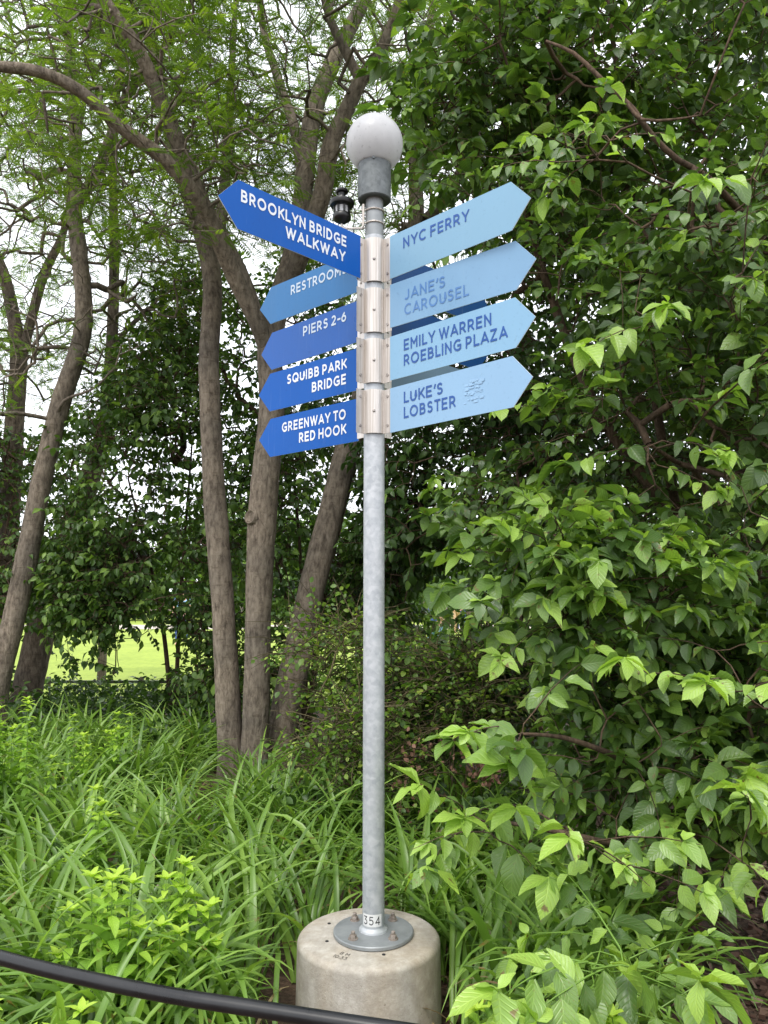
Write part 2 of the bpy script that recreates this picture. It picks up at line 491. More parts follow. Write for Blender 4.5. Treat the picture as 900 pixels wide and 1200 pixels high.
def globe_mat():
    m, nt, b = newmat('frosted_globe')
    n = noise(nt, 9, 5, 0.65)
    sp_ = noise(nt, 55, 3, 0.6)
    r = ramp(nt, [(0.3, (0.60, 0.60, 0.615)), (0.75, (0.74, 0.74, 0.75))], n.outputs[0])
    r2 = ramp(nt, [(0.30, (0.80, 0.80, 0.8)), (0.38, (1, 1, 1))], sp_.outputs[0])
    mm = N(nt, 'ShaderNodeMix', data_type='RGBA', blend_type='MULTIPLY'); mm.inputs['Factor'].default_value = 1
    nt.links.new(r.outputs[0], mm.inputs['A']); nt.links.new(r2.outputs[0], mm.inputs['B'])
    nt.links.new(mm.outputs['Result'], b.inputs['Base Color'])
    b.inputs['Roughness'].default_value = 0.28
    b.inputs['Subsurface Weight'].default_value = 0.0
    b.inputs['Subsurface Radius'].default_value = (0.2, 0.2, 0.2)
    b.inputs['Subsurface Scale'].default_value = 1.0
    b.inputs['Specular IOR Level'].default_value = 0.3
    tl = nt.nodes.new('ShaderNodeBsdfTranslucent'); nt.links.new(mm.outputs['Result'], tl.inputs[0])
    gx = nt.nodes.new('ShaderNodeMixShader'); gx.inputs[0].default_value = 0.45
    nt.links.new(b.outputs[0], gx.inputs[1]); nt.links.new(tl.outputs[0], gx.inputs[2])
    nt.links.new(gx.outputs[0], nt.nodes['Material Output'].inputs[0])
    return m
M['globe'] = globe_mat()

# ------------------------------------------------------------------ the setting: ground, lawn, path
def ground_mat():
    m, nt, b = newmat('soil_and_mulch')
    n1 = noise(nt, 5, 6, 0.7); n2 = noise(nt, 40, 5, 0.7)
    r = ramp(nt, [(0.3, (0.045, 0.028, 0.018)), (0.5, (0.10, 0.062, 0.042)), (0.72, (0.18, 0.12, 0.085))], n2.outputs[0])
    r1 = ramp(nt, [(0.35, (0.7, 0.7, 0.7)), (0.65, (1.15, 1.1, 1.05))], n1.outputs[0])
    mm = N(nt, 'ShaderNodeMix', data_type='RGBA', blend_type='MULTIPLY'); mm.inputs['Factor'].default_value = 1
    nt.links.new(r.outputs[0], mm.inputs['A']); nt.links.new(r1.outputs[0], mm.inputs['B'])
    nt.links.new(mm.outputs['Result'], b.inputs['Base Color'])
    b.inputs['Roughness'].default_value = 0.95
    bump(nt, b, n2.outputs[0], 0.8, 0.02)
    return m
M['ground'] = ground_mat()
def grid_sheet(name, x0, x1, y0, y1, z, nx, ny, mat, amp=0.0):
    xs = np.linspace(x0, x1, nx); ys = np.linspace(y0, y1, ny)
    X, Y = np.meshgrid(xs, ys)
    Z = z + amp * (np.sin(X * 1.7) * np.cos(Y * 2.3) + 0.5 * np.sin(X * 4.1 + Y * 3.3))
    V = np.stack([X.ravel(), Y.ravel(), Z.ravel()], 1)
    i = np.arange(nx - 1); j = np.arange(ny - 1)
    I, J = np.meshgrid(i, j)
    a = (J * nx + I).ravel()
    F = np.stack([a, a + 1, a + nx + 1, a + nx], 1)
    me = np_mesh(name, V, F)
    o = link(name, me, mat)
    o['kind'] = 'structure'
    return o
grid_sheet('ground', -300, 300, -60, 600, 0.0, 3, 3, M['ground'])
lm, nt, b = newmat('lawn_grass')
n1 = noise(nt, 0.5, 5, 0.6); n2 = noise(nt, 9, 5, 0.7)
r = ramp(nt, [(0.3, (0.22, 0.30, 0.035)), (0.7, (0.33, 0.42, 0.06))], n1.outputs[0])
r2 = ramp(nt, [(0.3, (0.75, 0.78, 0.7)), (0.7, (1.15, 1.12, 1.1))], n2.outputs[0])
mm = N(nt, 'ShaderNodeMix', data_type='RGBA', blend_type='MULTIPLY'); mm.inputs['Factor'].default_value = 1
nt.links.new(r.outputs[0], mm.inputs['A']); nt.links.new(r2.outputs[0], mm.inputs['B'])
nt.links.new(mm.outputs['Result'], b.inputs['Base Color']); b.inputs['Roughness'].default_value = 0.9
bump(nt, b, n2.outputs[0], 0.6, 0.03)
grid_sheet('lawn', -60, 60, 11.2, 60, 0.03, 3, 3, lm)
pm = simple('pale_gravel_path', (0.42, 0.37, 0.31), 0.9, (0.52, 0.47, 0.40), 3)
grid_sheet('path', -60, 60, 34, 38.5, 0.036, 3, 3, pm)
def path_edge():
    pass

# ------------------------------------------------------------------ stroke lettering
def arc(cx, cy, rx, ry, a0, a1, n=12):
    return [(cx + rx * math.cos(math.radians(a0 + (a1 - a0) * i / n)), cy + ry * math.sin(math.radians(a0 + (a1 - a0) * i / n))) for i in range(n + 1)]
def bowl(x, y0, y1, w):
    r = (y1 - y0) / 2
    return [(0, y1), (x - r if x > r else x * .4, y1)] + arc(x - r if x > r else x * .4, (y0 + y1) / 2, min(r, x * .6 if x <= r else r), r, 90, -90, 10)[1:-1] + [(x - r if x > r else x * .4, y0), (0, y0)]
G = {
 'A': (0.80, [[(0, 0), (.40, 1)], [(.40, 1), (.80, 0)], [(.15, .27), (.65, .27)]]),
 'B': (0.60, [[(0, 0), (0, 1)], bowl(.54, .52, 1, 0), bowl(.60, 0, .52, 0)]),
 'C': (0.74, [arc(.46, .5, .46, .5, 48, 312, 20)]),
 'D': (0.70, [[(0, 0), (0, 1)], [(0, 1), (.26, 1)] + arc(.26, .5, .44, .5, 90, -90, 16)[1:-1] + [(.26, 0), (0, 0)]]),
 'E': (0.55, [[(0, 0), (0, 1)], [(0, 1), (.55, 1)], [(0, .51), (.49, .51)], [(0, 0), (.55, 0)]]),
 'F': (0.53, [[(0, 0), (0, 1)], [(0, 1), (.53, 1)], [(0, .48), (.48, .48)]]),
 'G': (0.78, [arc(.46, .5, .46, .5, 48, 322, 20), [(.80, .16), (.80, .46)], [(.80, .46), (.50, .46)]]),
 'H': (0.66, [[(0, 0), (0, 1)], [(.66, 0), (.66, 1)], [(0, .5), (.66, .5)]]),
 'I': (0.0, [[(0, 0), (0, 1)]]),
 'J': (0.46, [[(.46, 1), (.46, .3)] + arc(.20, .27, .26, .27, 0, -140, 10)]),
 'K': (0.62, [[(0, 0), (0, 1)], [(.60, 1), (.02, .36)], [(.22, .56), (.64, 0)]]),
 'L': (0.50, [[(0, 0), (0, 1)], [(0, 0), (.50, 0)]]),
 'M': (0.76, [[(0, 0), (0, 1)], [(0, 1), (.38, .40)], [(.38, .40), (.76, 1)], [(.76, 1), (.76, 0)]]),
 'N': (0.66, [[(0, 0), (0, 1)], [(0, 1), (.66, 0)], [(.66, 0), (.66, 1)]]),
 'O': (0.94, [arc(.47, .5, .47, .5, 0, 360, 28)]),
 'P': (0.56, [[(0, 0), (0, 1)], bowl(.56, .38, 1, 0)]),
 'Q': (0.94, [arc(.47, .5, .47, .5, 0, 360, 28), [(.56, .28), (.88, .0)]]),
 'R': (0.60, [[(0, 0), (0, 1)], bowl(.56, .42, 1, 0), [(.30, .42), (.60, 0)]]),
 'S': (0.54, [[(.51, .83)] + arc(.28, .755, .25, .245, 50, 250, 12) + arc(.26, .26, .28, .26, 75, -130, 14) + [(.0, .14)]]),
 'T': (0.60, [[(.30, 0), (.30, 1)], [(0, 1), (.60, 1)]]),
 'U': (0.64, [[(0, 1), (0, .34)] + arc(.32, .34, .32, .34, 180, 360, 14) + [(.64, .34), (.64, 1)]]),
 'V': (0.74, [[(0, 1), (.37, 0)], [(.37, 0), (.74, 1)]]),
 'W': (1.14, [[(0, 1), (.29, 0)], [(.29, 0), (.57, 1)], [(.57, 1), (.85, 0)], [(.85, 0), (1.14, 1)]]),
 'Y': (0.72, [[(0, 1), (.36, .42)], [(.72, 1), (.36, .42)], [(.36, .44), (.36, 0)]]),
 'Z': (0.60, [[(0, 1), (.58, 1)], [(.58, 1), (0, 0)], [(0, 0), (.60, 0)]]),
 "'": (0.06, [[(.08, 1), (0, .72)]]),
 '-': (0.30, [[(0, .42), (.30, .42)]]),
 ':': (0.0, [[(0, 0), (0, .06)], [(0, .55), (0, .61)]]),
 '0': (0.60, [arc(.30, .5, .30, .5, 0, 360, 24)]),
 '1': (0.24, [[(0, .82), (.24, 1)], [(.24, 1), (.24, 0)]]),
 '2': (0.54, [arc(.27, .74, .26, .26, 160, -20, 10) + [(.44, .50), (0, 0)], [(0, 0), (.54, 0)]]),
 '3': (0.54, [[(.02, 1), (.50, 1)], [(.50, 1), (.22, .60)], arc(.25, .30, .29, .30, 88, -150, 14)]),
 '4': (0.62, [[(.46, 0), (.46, 1)], [(.46, 1), (0, .26)], [(0, .26), (.62, .26)]]),
 '5': (0.54, [[(.48, 1), (.08, 1)], [(.08, 1), (.05, .55)], [(.05, .55)] + arc(.25, .32, .29, .32, 95, -150, 14)]),
 '6': (0.58, [arc(.29, .31, .29, .31, 0, 360, 20), [(.02, .40), (.20, .78), (.42, 1)]]),
 '9': (0.58, [arc(.29, .69, .29, .31, 0, 360, 20), [(.56, .60), (.38, .22), (.16, 0)]]),
}
def ribbon(pts, wd, closed=False):
    p = np.array(pts, float)
    if not closed:
        d0 = p[0] - p[1]; d0 /= np.linalg.norm(d0) + 1e-9
        d1 = p[-1] - p[-2]; d1 /= np.linalg.norm(d1) + 1e-9
        if len(pts) == 2:
            p[0] += d0 * wd / 2; p[-1] += d1 * wd / 2
    n = len(p)
    L = []; R = []
    for i in range(n):
        if closed:
            a = p[i] - p[(i - 1) % n]; b_ = p[(i + 1) % n] - p[i]
        else:
            a = p[i] - p[i - 1] if i else p[1] - p[0]
            b_ = p[i + 1] - p[i] if i < n - 1 else a
        a = a / (np.linalg.norm(a) + 1e-9); b_ = b_ / (np.linalg.norm(b_) + 1e-9)
        t = a + b_; t /= np.linalg.norm(t) + 1e-9
        nn = np.array([-t[1], t[0]])
        c = max(0.5, float(np.dot(nn, [-a[1], a[0]])))
        L.append(p[i] + nn * wd / 2 / c); R.append(p[i] - nn * wd / 2 / c)
    V = L + R
    F = [(i, n + i, n + i + 1, i + 1) for i in range(n - 1)]
    if closed: F.append((n - 1, 2 * n - 1, n, 0))
    return np.array(V), F

def text_geo(txt, wgt, gap=0.24, sub=1):
    """2-D ribbons, cap height 1; returns (list of (V,F)), width"""
    x = 0; out = []
    for ch in txt:
        if ch == ' ':
            x += 0.34; continue
        adv, strokes = G[ch]
        for s in strokes:
            s = list(s)
            closed = len(s) > 20 and abs(s[0][0] - s[-1][0]) < 1e-6 and abs(s[0][1] - s[-1][1]) < 1e-6
            if closed: s = s[:-1]
            s = [(a, wgt / 2 + b_ * (1 - wgt)) for a, b_ in s]
            if sub > 1 and len(s) == 2:
                (xa, ya), (xb, yb) = s
                ll = math.hypot(xb - xa, yb - ya) + 1e-9
                e = wgt / 2 / ll
                xa, ya, xb, yb = xa - (xb - xa) * e, ya - (yb - ya) * e, xb + (xb - xa) * e, yb + (yb - ya) * e
                s = [(xa + (xb - xa) * i / sub, ya + (yb - ya) * i / sub) for i in range(sub + 1)]
            V, F = ribbon(s, wgt, closed)
            V[:, 1] = np.clip(V[:, 1], 0, 1)
            V[:, 0] += x + wgt / 2
            out.append((V, F))
        x += adv + wgt + gap * (0.55 if ch in "'-:" else 1) - (0.07 if ch in 'AYLTWVK' else 0)
    return out, x - gap

def put_text(mb, txt, wgt, origin, right, up, nrm, width, cap, lift=0.0012, gap=0.24):
    geo, wd = text_geo(txt, wgt, gap)
    k = width / wd
    for i, (V, F) in enumerate(geo):
        q = np.array([origin + right * (v[0] * k) + up * (v[1] * cap) + nrm * (lift + 0.00012 * (i % 5)) for v in V])
        mb.add(q, F)

# ------------------------------------------------------------------ the signpost
PY = 3.12
PX = P(438.3, 600, PY)[0]
ZF = P(437, 1089, PY)[2]                     # top of the base plate
ZFOOT = ZF - 0.014
post = thing('signpost', 'tall galvanised wayfinding post with globe lamp and blue arrow signs on a concrete block', 'signpost', (PX, PY, 0))
c0 = np.array([PX, PY, 0.0])
ZT = P(440, 236, PY)[2]                      # underside of lamp collar
ZB = P(438, 507, PY)[2]                      # below lowest bracket
lev_top = P(440, 279, PY)[2]
mb = MB(); mb.lathe(c0, [(0.0425, ZF), (0.0425, ZB + 0.3), (0.041, ZB + 0.31), (0.041, lev_top)], 40)
mb.build('pole', M['zinc'], post)
mb = MB(); mb.lathe(c0, [(0.0385, lev_top), (0.0385, ZT - 0.1), (0.037, ZT + 0.02)], 40)
mb.build('upper_pole', M['zinc_mid'], post)
mb = MB(); mb.lathe(c0, [(0.056, ZF), (0.054, ZF + 0.006), (0.045, ZF + 0.012), (0.0428, ZF + 0.016)], 40); mb.build('weld_collar', M['zinc'], post)
mb = MB(); mb.lathe(c0, [(0.150, ZFOOT - 0.002), (0.154, ZFOOT + 0.001), (0.154, ZF - 0.003), (0.151, ZF)], 64)
mb.build('base_plate', M['zinc_mid'], post)
for a in (48, 132, 228, 312):
    q = c0 + np.array([math.cos(math.radians(a)), math.sin(math.radians(a)), 0]) * 0.112
    mb = MB()
    mb.lathe(q, [(0.019, ZF), (0.019, ZF + 0.003)], 20)
    mb.lathe(q + [0, 0, 0.0031], [(0.0135, ZF), (0.0135, ZF + 0.011), (0.012, ZF + 0.013)], 6)
    mb.lathe(q + [0, 0, 0.016], [(0.0075, ZF), (0.0075, ZF + 0.010), (0.006, ZF + 0.012)], 12)
    mb.build('anchor_bolt', M['rust_bolt'], post)
# concrete block
RB = 0.274
zs = ZFOOT
prof = [(RB + 0.004, -0.05), (RB + 0.002, 0.15), (RB, zs - 0.034)]
for i in range(9):
    a = math.radians(i * 90 / 8)
    prof.append((RB - 0.024 + 0.024 * math.cos(a), zs - 0.030 + 0.024 * math.sin(a)))
prof += [(0.22, zs - 0.004), (0.15, zs - 0.003), (0.02, zs - 0.0025)]
mb = MB(); mb.lathe(c0 - [0.018, 0, 0], prof, 96)
base = mb.build('concrete_base', M['concrete'], post, auto=50)
mb = MB()
for a, r_ in ((200, 0.185), (283, 0.175), (152, .2)):
    q = c0 + np.array([math.cos(math.radians(a)) * r_, math.sin(math.radians(a)) * r_, 0])
    mb.lathe(q, [(0.007, zs - 0.006), (0.0065, zs - 0.0012)], 10)
mb.build('form_hole', M['ink'], base)
# hand-written marks on the shoulder of the block
def on_shoulder(u, v):       # u along the rim (m), v up the profile (m): outside of the shoulder upwards
    ang = math.radians(238) + u / 0.23
    r_ = 0.232 - v
    dz = zs - 0.0022 - max(0, r_ - 0.22) * 0.06
    return np.array([PX - 0.018 + r_ * math.cos(ang), PY + r_ * math.sin(ang), dz])
mb = MB()
for txt, u0, v0, wd_ in (('B M', 0.0, 0.036, 0.045), ('10:33', -0.012, 0.006, 0.060)):
    geo, wt = text_geo(txt, 0.10, 0.24, 5)
    for V, F in geo:
        mb.add(np.array([on_shoulder(u0 + q[0] * wd_ / wt, v0 + q[1] * 0.020) for q in V]), F)
mb.build('marker_writing', M['faint_ink'], base)
# 354 sticker wrapped on the pole
def on_pole(u, v, r_=0.0432, z0=0.0, a0=270):
    a = math.radians(a0) + u / 0.0425
    return np.array([PX + r_ * math.cos(a), PY + r_ * math.sin(a), z0 + v])
zst = P(434, 1086.5, PY - 0.04)[2]
V = []; n = 16
for j in range(2):
    for i in range(n + 1):
        V.append(on_pole(-0.048 + 0.082 * i / n, 0.045 * j, 0.0428, zst))
mb = MB(); mb.add(V, [(i, i + 1, n + 2 + i, n + 1 + i) for i in range(n)])
stk = mb.build('number_sticker', M['sticker'], post)
geo, wt = text_geo('354', 0.12, 0.28, 6)
mb = MB()
for k_, (V, F) in enumerate(geo):
    mb.add(np.array([on_pole(-0.041 + q[0] * 0.068 / wt, 0.007 + q[1] * 0.031, 0.0431 + 0.0001 * (k_ % 3), zst) for q in V]), F)
mb.build('lettering', M['ink'], stk)
# lamp collar + globe
zc0, zc1 = ZT, P(440, 192, PY)[2]
mb = MB(); mb.lathe(c0, [(0.036, zc0 + 0.004), (0.066, zc0), (0.070, zc0 + 0.004), (0.070, zc1), (0.066, zc1 + 0.002)], 48)
for a in (268, 28, 148):
    d = np.array([math.cos(math.radians(a)), math.sin(math.radians(a)), 0])
    mb.lathe(c0 + d * 0.071 + [0, 0, zc1 - 0.012], [(0.006, -0.004), (0.006, 0.004)], 10, R=Vector(d).to_track_quat('Z', 'Y').to_matrix())
mb.build('lamp_collar', M['zinc_dark'], post)
gc = P(440.5, 169, PY)
gr_ = 0.121
prof = []
z_in = zc1 - 0.01 - gc[2]
a0 = math.asin(max(-1, z_in / gr_))
for i in range(33):
    a = a0 + (math.pi / 2 - a0) * i / 32
    prof.append((max(gr_ * math.cos(a), 0.0005), gc[2] + gr_ * math.sin(a)))
mb = MB(); mb.lathe(c0, prof, 64); mb.build('lamp_globe', M['globe'], post, auto=80)

# brackets: on each of four levels a front and a back half, wings at 45 degrees
LEV = [(276.5, 327.5), (335.5, 387.5), (395, 447), (455, 506.5)]
lev = []
for t_, b_ in LEV:
    lev.append((P(458, t_, PY - 0.06)[2], P(458, b_, PY - 0.06)[2]))
RP = 0.0415
def half_bracket(z1, z0, back):
    sgn = 1 if back else -1
    th = 0.004
    # cross-section in plan: wing, arc round the pole, wing
    def section(off):
        r_ = RP + 0.0015 + off
        pts = []
        for side in (-1, 1):
            a = math.radians(90 * sgn) + side * math.radians(45) * (1)
            d = np.array([math.cos(a), math.sin(a)])
            nrm_ = np.array([-d[1], d[0]]) * (-side)
            wing = [d * (RP + 0.050) + nrm_ * (-0.010 - 0) , d * (RP + 0.004) + nrm_ * (-0.010)]
            wing = [p + (np.array([0, sgn]) * off * 1.0) for p in wing]
            pts.append(wing)
        L = pts[0]; Rr = pts[1]
        mid = []
        for i in range(9):
            a = math.radians(90 * sgn) - math.radians(34) + math.radians(68) * i / 8
            mid.append(np.array([math.cos(a), math.sin(a)]) * (r_ + 0.004))
        return L + mid + [Rr[1], Rr[0]]
    A = section(0.0); Bq = section(th)
    n = len(A)
    V = []
    for z in (z0, z1):
        for s in (A, Bq):
            for q in s: V.append((PX + q[0], PY + q[1], z))
    F = []
    for i in range(n - 1):
        F.append((i, i + 1, 2 * n + i + 1, 2 * n + i))                 # inner
        F.append((n + i, 3 * n + i, 3 * n + i + 1, n + i + 1))         # outer
        F.append((i, n + i, n + i + 1, i + 1))
        F.append((2 * n + i, 2 * n + i + 1, 3 * n + i + 1, 3 * n + i))
    for i in (0, n - 1):
        F.append((i, 2 * n + i, 3 * n + i, n + i))
    mb = MB(); mb.add(V, F)
    o = mb.build('back_bracket' if back else 'sign_bracket', M['alu'], post, auto=25)
    # bolts in the wings, screw in the middle
    for side in (-1, 1):
        a = math.radians(90 * sgn) + side * math.radians(45)
        d = np.array([math.cos(a), math.sin(a), 0]); nn = np.array([-d[1], d[0], 0]) * (-side)
        outw = -nn
        for fz in (0.17, 0.84):
            q = c0 + d * (RP + 0.026) + outw * (0.010) + np.array([0, sgn * th, z0 + (z1 - z0) * fz])
            R = Vector((0, sgn, 0)).to_track_quat('Z', 'Y').to_matrix()
            R = Vector(tuple(outw)).to_track_quat('Z', 'Y').to_matrix()
            m2 = MB(); m2.lathe(q, [(0.0062, -0.003), (0.0062, 0.003), (0.0035, 0.0065)], 12, R=R)
            m2.build('bolt', M['bolt'], o)
    q = c0 + np.array([0, sgn * (RP + 0.0095), z0 + (z1 - z0) * 0.5])
    m2 = MB(); m2.lathe(q, [(0.0062, -0.002), (0.006, 0.0025), (0.003, 0.005)], 12, R=Vector((0, sgn, 0)).to_track_quat('Z', 'Y').to_matrix())
    m2.build('bolt', M['bolt'], o)
    return o
for z1, z0 in lev:
    half_bracket(z1, z0, False)
    half_bracket(z1 - 0.004, z0 - 0.004, True)

# sign blades.  colours in linear
PAINT = {
 'royal': paint('royal_blue_paint', (0.0, 0.085, 0.38), (0.0, 0.079, 0.35), 0.38),
 'mid': paint('faded_mid_blue_paint', (0.035, 0.158, 0.370), (0.039, 0.146, 0.323), 0.28),
 'worn': paint('worn_royal_paint', (0.017, 0.096, 0.362), (0.022, 0.092, 0.323), 0.28),
 'sky': paint('pale_sky_paint', (0.208, 0.370, 0.508), (0.200, 0.354, 0.485), 0.3),
 'peri': paint('pale_periwinkle_paint', (0.200, 0.350, 0.520), (0.180, 0.318, 0.475), 0.3),
 'ice': paint('pale_cyan_paint', (0.223, 0.400, 0.570), (0.216, 0.385, 0.547), 0.3),
 'lilac': paint('pale_lilac_blue_paint', (0.250, 0.410, 0.590), (0.240, 0.392, 0.565), 0.3),
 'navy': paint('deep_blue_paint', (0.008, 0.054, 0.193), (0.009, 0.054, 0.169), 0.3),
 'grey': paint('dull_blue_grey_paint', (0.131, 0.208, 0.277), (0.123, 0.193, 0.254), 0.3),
}
HB = 0.1825
def blade(p_top, p_corner, p_tip, Y0, pcol, lines, lettercol, wgt, label, L=0.60, ghost=None):
    A = P(*p_top, Y0)
    C = PZ(*p_corner, A[2])
    u = (C - A); u[2] = 0; L0 = np.linalg.norm(u); u /= L0
    zt, zb = A[2], A[2] - HB
    L = 0.5 * (L + L0)
    tip = 0.083
    k = 0.004
    out = [(-k, zb), (L, zb), (L + tip, (zt + zb) / 2), (L, zt), (-k, zt)]
    nrm = np.cross(u, [0, 0, 1.0])
    if nrm[1] > 0: nrm = -nrm
    th = 0.003
    A0 = np.array([A[0], A[1], 0])
    front = [A0 + u * a + np.array([0, 0, z]) for a, z in out]
    back = [q - nrm * th for q in front]
    n = len(out)
    mb = MB()
    mb.add(front + back, [tuple(range(n)), tuple(reversed(range(n, 2 * n)))], 0)
    mb.add(front + back, [(i, (i + 1) % n, n + (i + 1) % n, n + i) for i in range(n)], 1)
    o = mb.build('sign_blade', [PAINT[pcol], M['edge']], post, smooth=False)
    o['label'] = label
    # lettering: baseline ends given where they stand on the blade's plane
    def onpl(px, py):
        d = ray(px, py); o3 = np.array([0, 0, EYE])
        t = np.dot(A - o3, nrm) / np.dot(d, nrm)
        return o3 + d * t
    right = u if u[0] > 0 else -u
    if lines:
        for txt, bl, br, cap in lines:
            m2 = MB()
            q0, q1 = onpl(*bl), onpl(*br)
            z = (q0[2] + q1[2]) / 2
            q0 = np.array([q0[0], q0[1], z])
            put_text(m2, txt, wgt, q0, right, np.array([0, 0, 1.0]), nrm, np.linalg.norm((q1 - q0)[:2]), cap)
            m2.build('lettering', M[lettercol], o, smooth=False)
    return o, onpl, right, nrm
CAP = 0.046
F_, B_ = PY - 0.06, PY + 0.08
blade((421.7, 276), (278, 210), (252, 226), F_, 'royal', [('BROOKLYN BRIDGE', (282.2, 235.6), (405.5, 290.5), CAP), ('WALKWAY', (334.4, 276.5), (404, 309), CAP)], 'white_letter', 0.205, 'royal blue arrow blade angled towards the viewer, pointing left')
blade((421, 293.5), (318, 336.5), (304, 366), B_, 'mid', [('RESTROOMS', (341, 345.8), (406.5, 320), CAP)], 'dull_letter', 0.19, 'faded mid blue arrow blade half behind the top left one')
blade((420, 352), (319, 390), (306.5, 416), B_, 'worn', [('PIERS 2-6', (355.4, 394), (406, 376.4), CAP)], 'dull_letter', 0.19, 'slightly faded blue arrow blade pointing left')
blade((419.5, 408), (320, 437), (305, 464), B_, 'royal', [('SQUIBB PARK', (336.6, 451.4), (406, 431), CAP), ('BRIDGE', (365.6, 460.6), (405.6, 449.3), CAP)], 'white_letter', 0.205, 'royal blue arrow blade, third down of the four receding left')
blade((419.5, 467), (321, 490), (305.5, 516), B_, 'royal', [('GREENWAY TO', (330.6, 507), (405.4, 491), CAP), ('RED HOOK', (350.6, 519.4), (405.4, 508), CAP)], 'white_letter', 0.205, 'royal blue arrow blade, lowest on the left')
blade((457.8, 276.7), (599.5, 212.5), (625, 231), F_, 'sky', [('NYC FERRY', (472.7, 289.9), (549.5, 260), CAP)], 'blue_letter', 0.18, 'pale sky blue arrow blade, topmost on the right')
o, onpl, rt, nr = blade((458, 333.5), (603, 282.5), (628, 301.5), F_, 'peri', [("JANE'S", (474, 351), (521.7, 337.2), CAP), ('CAROUSEL', (474, 369), (549, 347), CAP)], 'faded_letter', 0.165, 'pale periwinkle arrow blade with faded lettering')
blade((458, 394.5), (605, 348), (629, 369), F_, 'ice', [('EMILY WARREN', (473.4, 410.5), (576, 381.3), CAP), ('ROEBLING PLAZA', (473.4, 429.2), (594.5, 395.2), CAP)], 'blue_letter', 0.18, 'pale cyan blue arrow blade, third on the right')
o, onpl, rt, nr = blade((458, 455), (601, 417), (627, 440), F_, 'lilac', [("LUKE'S", (473.4, 472.3), (519, 461.8), CAP), ('LOBSTER', (473.4, 490), (534, 477.5), CAP)], 'blue_letter', 0.18, 'pale lilac blue arrow blade, lowest on the right, with the ghost of a removed sticker')
# what a removed sticker left on the lowest right blade
mb = MB()
r2 = np.random.default_rng(3)
for i in range(46):
    px = 545 + r2.random() * 21
    fy = r2.random()
    if 0.28 < fy < 0.36 or 0.7 < fy < 0.8: continue
    py = 441 + fy * 28 + (566 - px) * 0.22
    q = onpl(px, py); sw, sh = 0.004 + r2.random() * 0.007, 0.0015 + r2.random() * 0.004
    up = np.array([0, 0, 1.0]); nl = nr * (0.0008 + 0.00004 * i)
    mb.add([q - rt * sw - up * sh + nl, q + rt * sw - up * sh + nl, q + rt * sw + up * sh + nl, q - rt * sw + up * sh + nl], [(0, 1, 2, 3)])
mb.build('sticker_residue', M['ghost'], o, smooth=False)
# three blades on the back right, seen through the gaps
def mirror(px): return 2 * 438.9 - px
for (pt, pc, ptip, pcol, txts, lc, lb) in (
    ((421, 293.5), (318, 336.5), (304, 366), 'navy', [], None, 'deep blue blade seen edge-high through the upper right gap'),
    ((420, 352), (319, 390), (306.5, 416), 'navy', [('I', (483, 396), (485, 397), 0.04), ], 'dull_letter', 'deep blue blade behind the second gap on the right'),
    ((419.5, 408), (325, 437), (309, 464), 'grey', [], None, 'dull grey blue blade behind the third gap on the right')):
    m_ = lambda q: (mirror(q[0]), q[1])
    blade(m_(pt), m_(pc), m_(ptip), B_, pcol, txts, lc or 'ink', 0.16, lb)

# sensor on its arm
SPX, SY = 400.5, PY + 0.02
ss = P(SPX, 262, SY)
def zs_(py): return P(SPX, py, SY)[2]
mb = MB()
prof = [(0.008, zs_(262)), (0.016, zs_(261.5)), (0.036, zs_(258)), (0.040, zs_(255)), (0.038, zs_(252)), (0.034, zs_(251))]
mb.lathe([ss[0], ss[1], 0], prof, 28)
prof = [(0.034, zs_(243)), (0.050, zs_(241.5)), (0.054, zs_(239)), (0.052, zs_(236.5)), (0.030, zs_(233.5)), (0.018, zs_(232)), (0.014, zs_(228)), (0.016, zs_(226.5))]
mb.lathe([ss[0], ss[1], 0], prof, 28)
mb.lathe([ss[0], ss[1], 0], [(0.013, zs_(227)), (0.026, zs_(226)), (0.028, zs_(224.5)), (0.024, zs_(222.6)), (0.006, zs_(222))], 24)
for i in range(8):
    a = math.radians(i * 45 + 22)
    mb.box([ss[0] + 0.033 * math.cos(a), ss[1] + 0.033 * math.sin(a), (zs_(243) + zs_(251)) / 2], (0.006, 0.008, zs_(243) - zs_(251)), R=Matrix.Rotation(a, 3, 'Z'))
sen = mb.build('weather_sensor', M['black_plastic'], post, auto=40)
mb = MB(); mb.lathe([ss[0], ss[1], 0], [(0.030, zs_(251.2)), (0.030, zs_(242.8))], 24); mb.build('sensor_window', M['sensor_window'], sen)
mb = MB()
arm_z = zs_(268)
el = np.array([PX - 0.052, PY - 0.025, P(434, 272, PY)[2] + 0.004])
mb.tube([[ss[0], ss[1], zs_(262.5)], [ss[0], ss[1], arm_z + 0.012], [ss[0] + 0.012, ss[1] - 0.003, arm_z], el * 0.5 + 0.5 * np.array([ss[0], ss[1], arm_z]), el, el + [0.006, 0, 0.012], [el[0] + 0.006, el[1], P(429, 243, PY)[2]]], 0.0055, 10)
sa = mb.build('sensor_arm', M['alu'], post)
for zz in (P(440, 249, PY)[2], P(440, 264, PY)[2]):
    pts = [[PX + 0.0405 * math.cos(math.radians(a)), PY + 0.0405 * math.sin(math.radians(a)), zz] for a in range(195, 400, 12)]
    pts = [[el[0] - 0.004, PY + 0.03, zz]] + [[PX + 0.0405 * math.cos(math.radians(a)), PY + 0.0405 * math.sin(math.radians(a)), zz] for a in range(150, -160, -15)] + [[el[0] - 0.006, PY - 0.02, zz]]
    mb = MB(); mb.tube(pts, 0.0036, 8); mb.build('u_bolt', M['alu'], sa)
post_clear = True

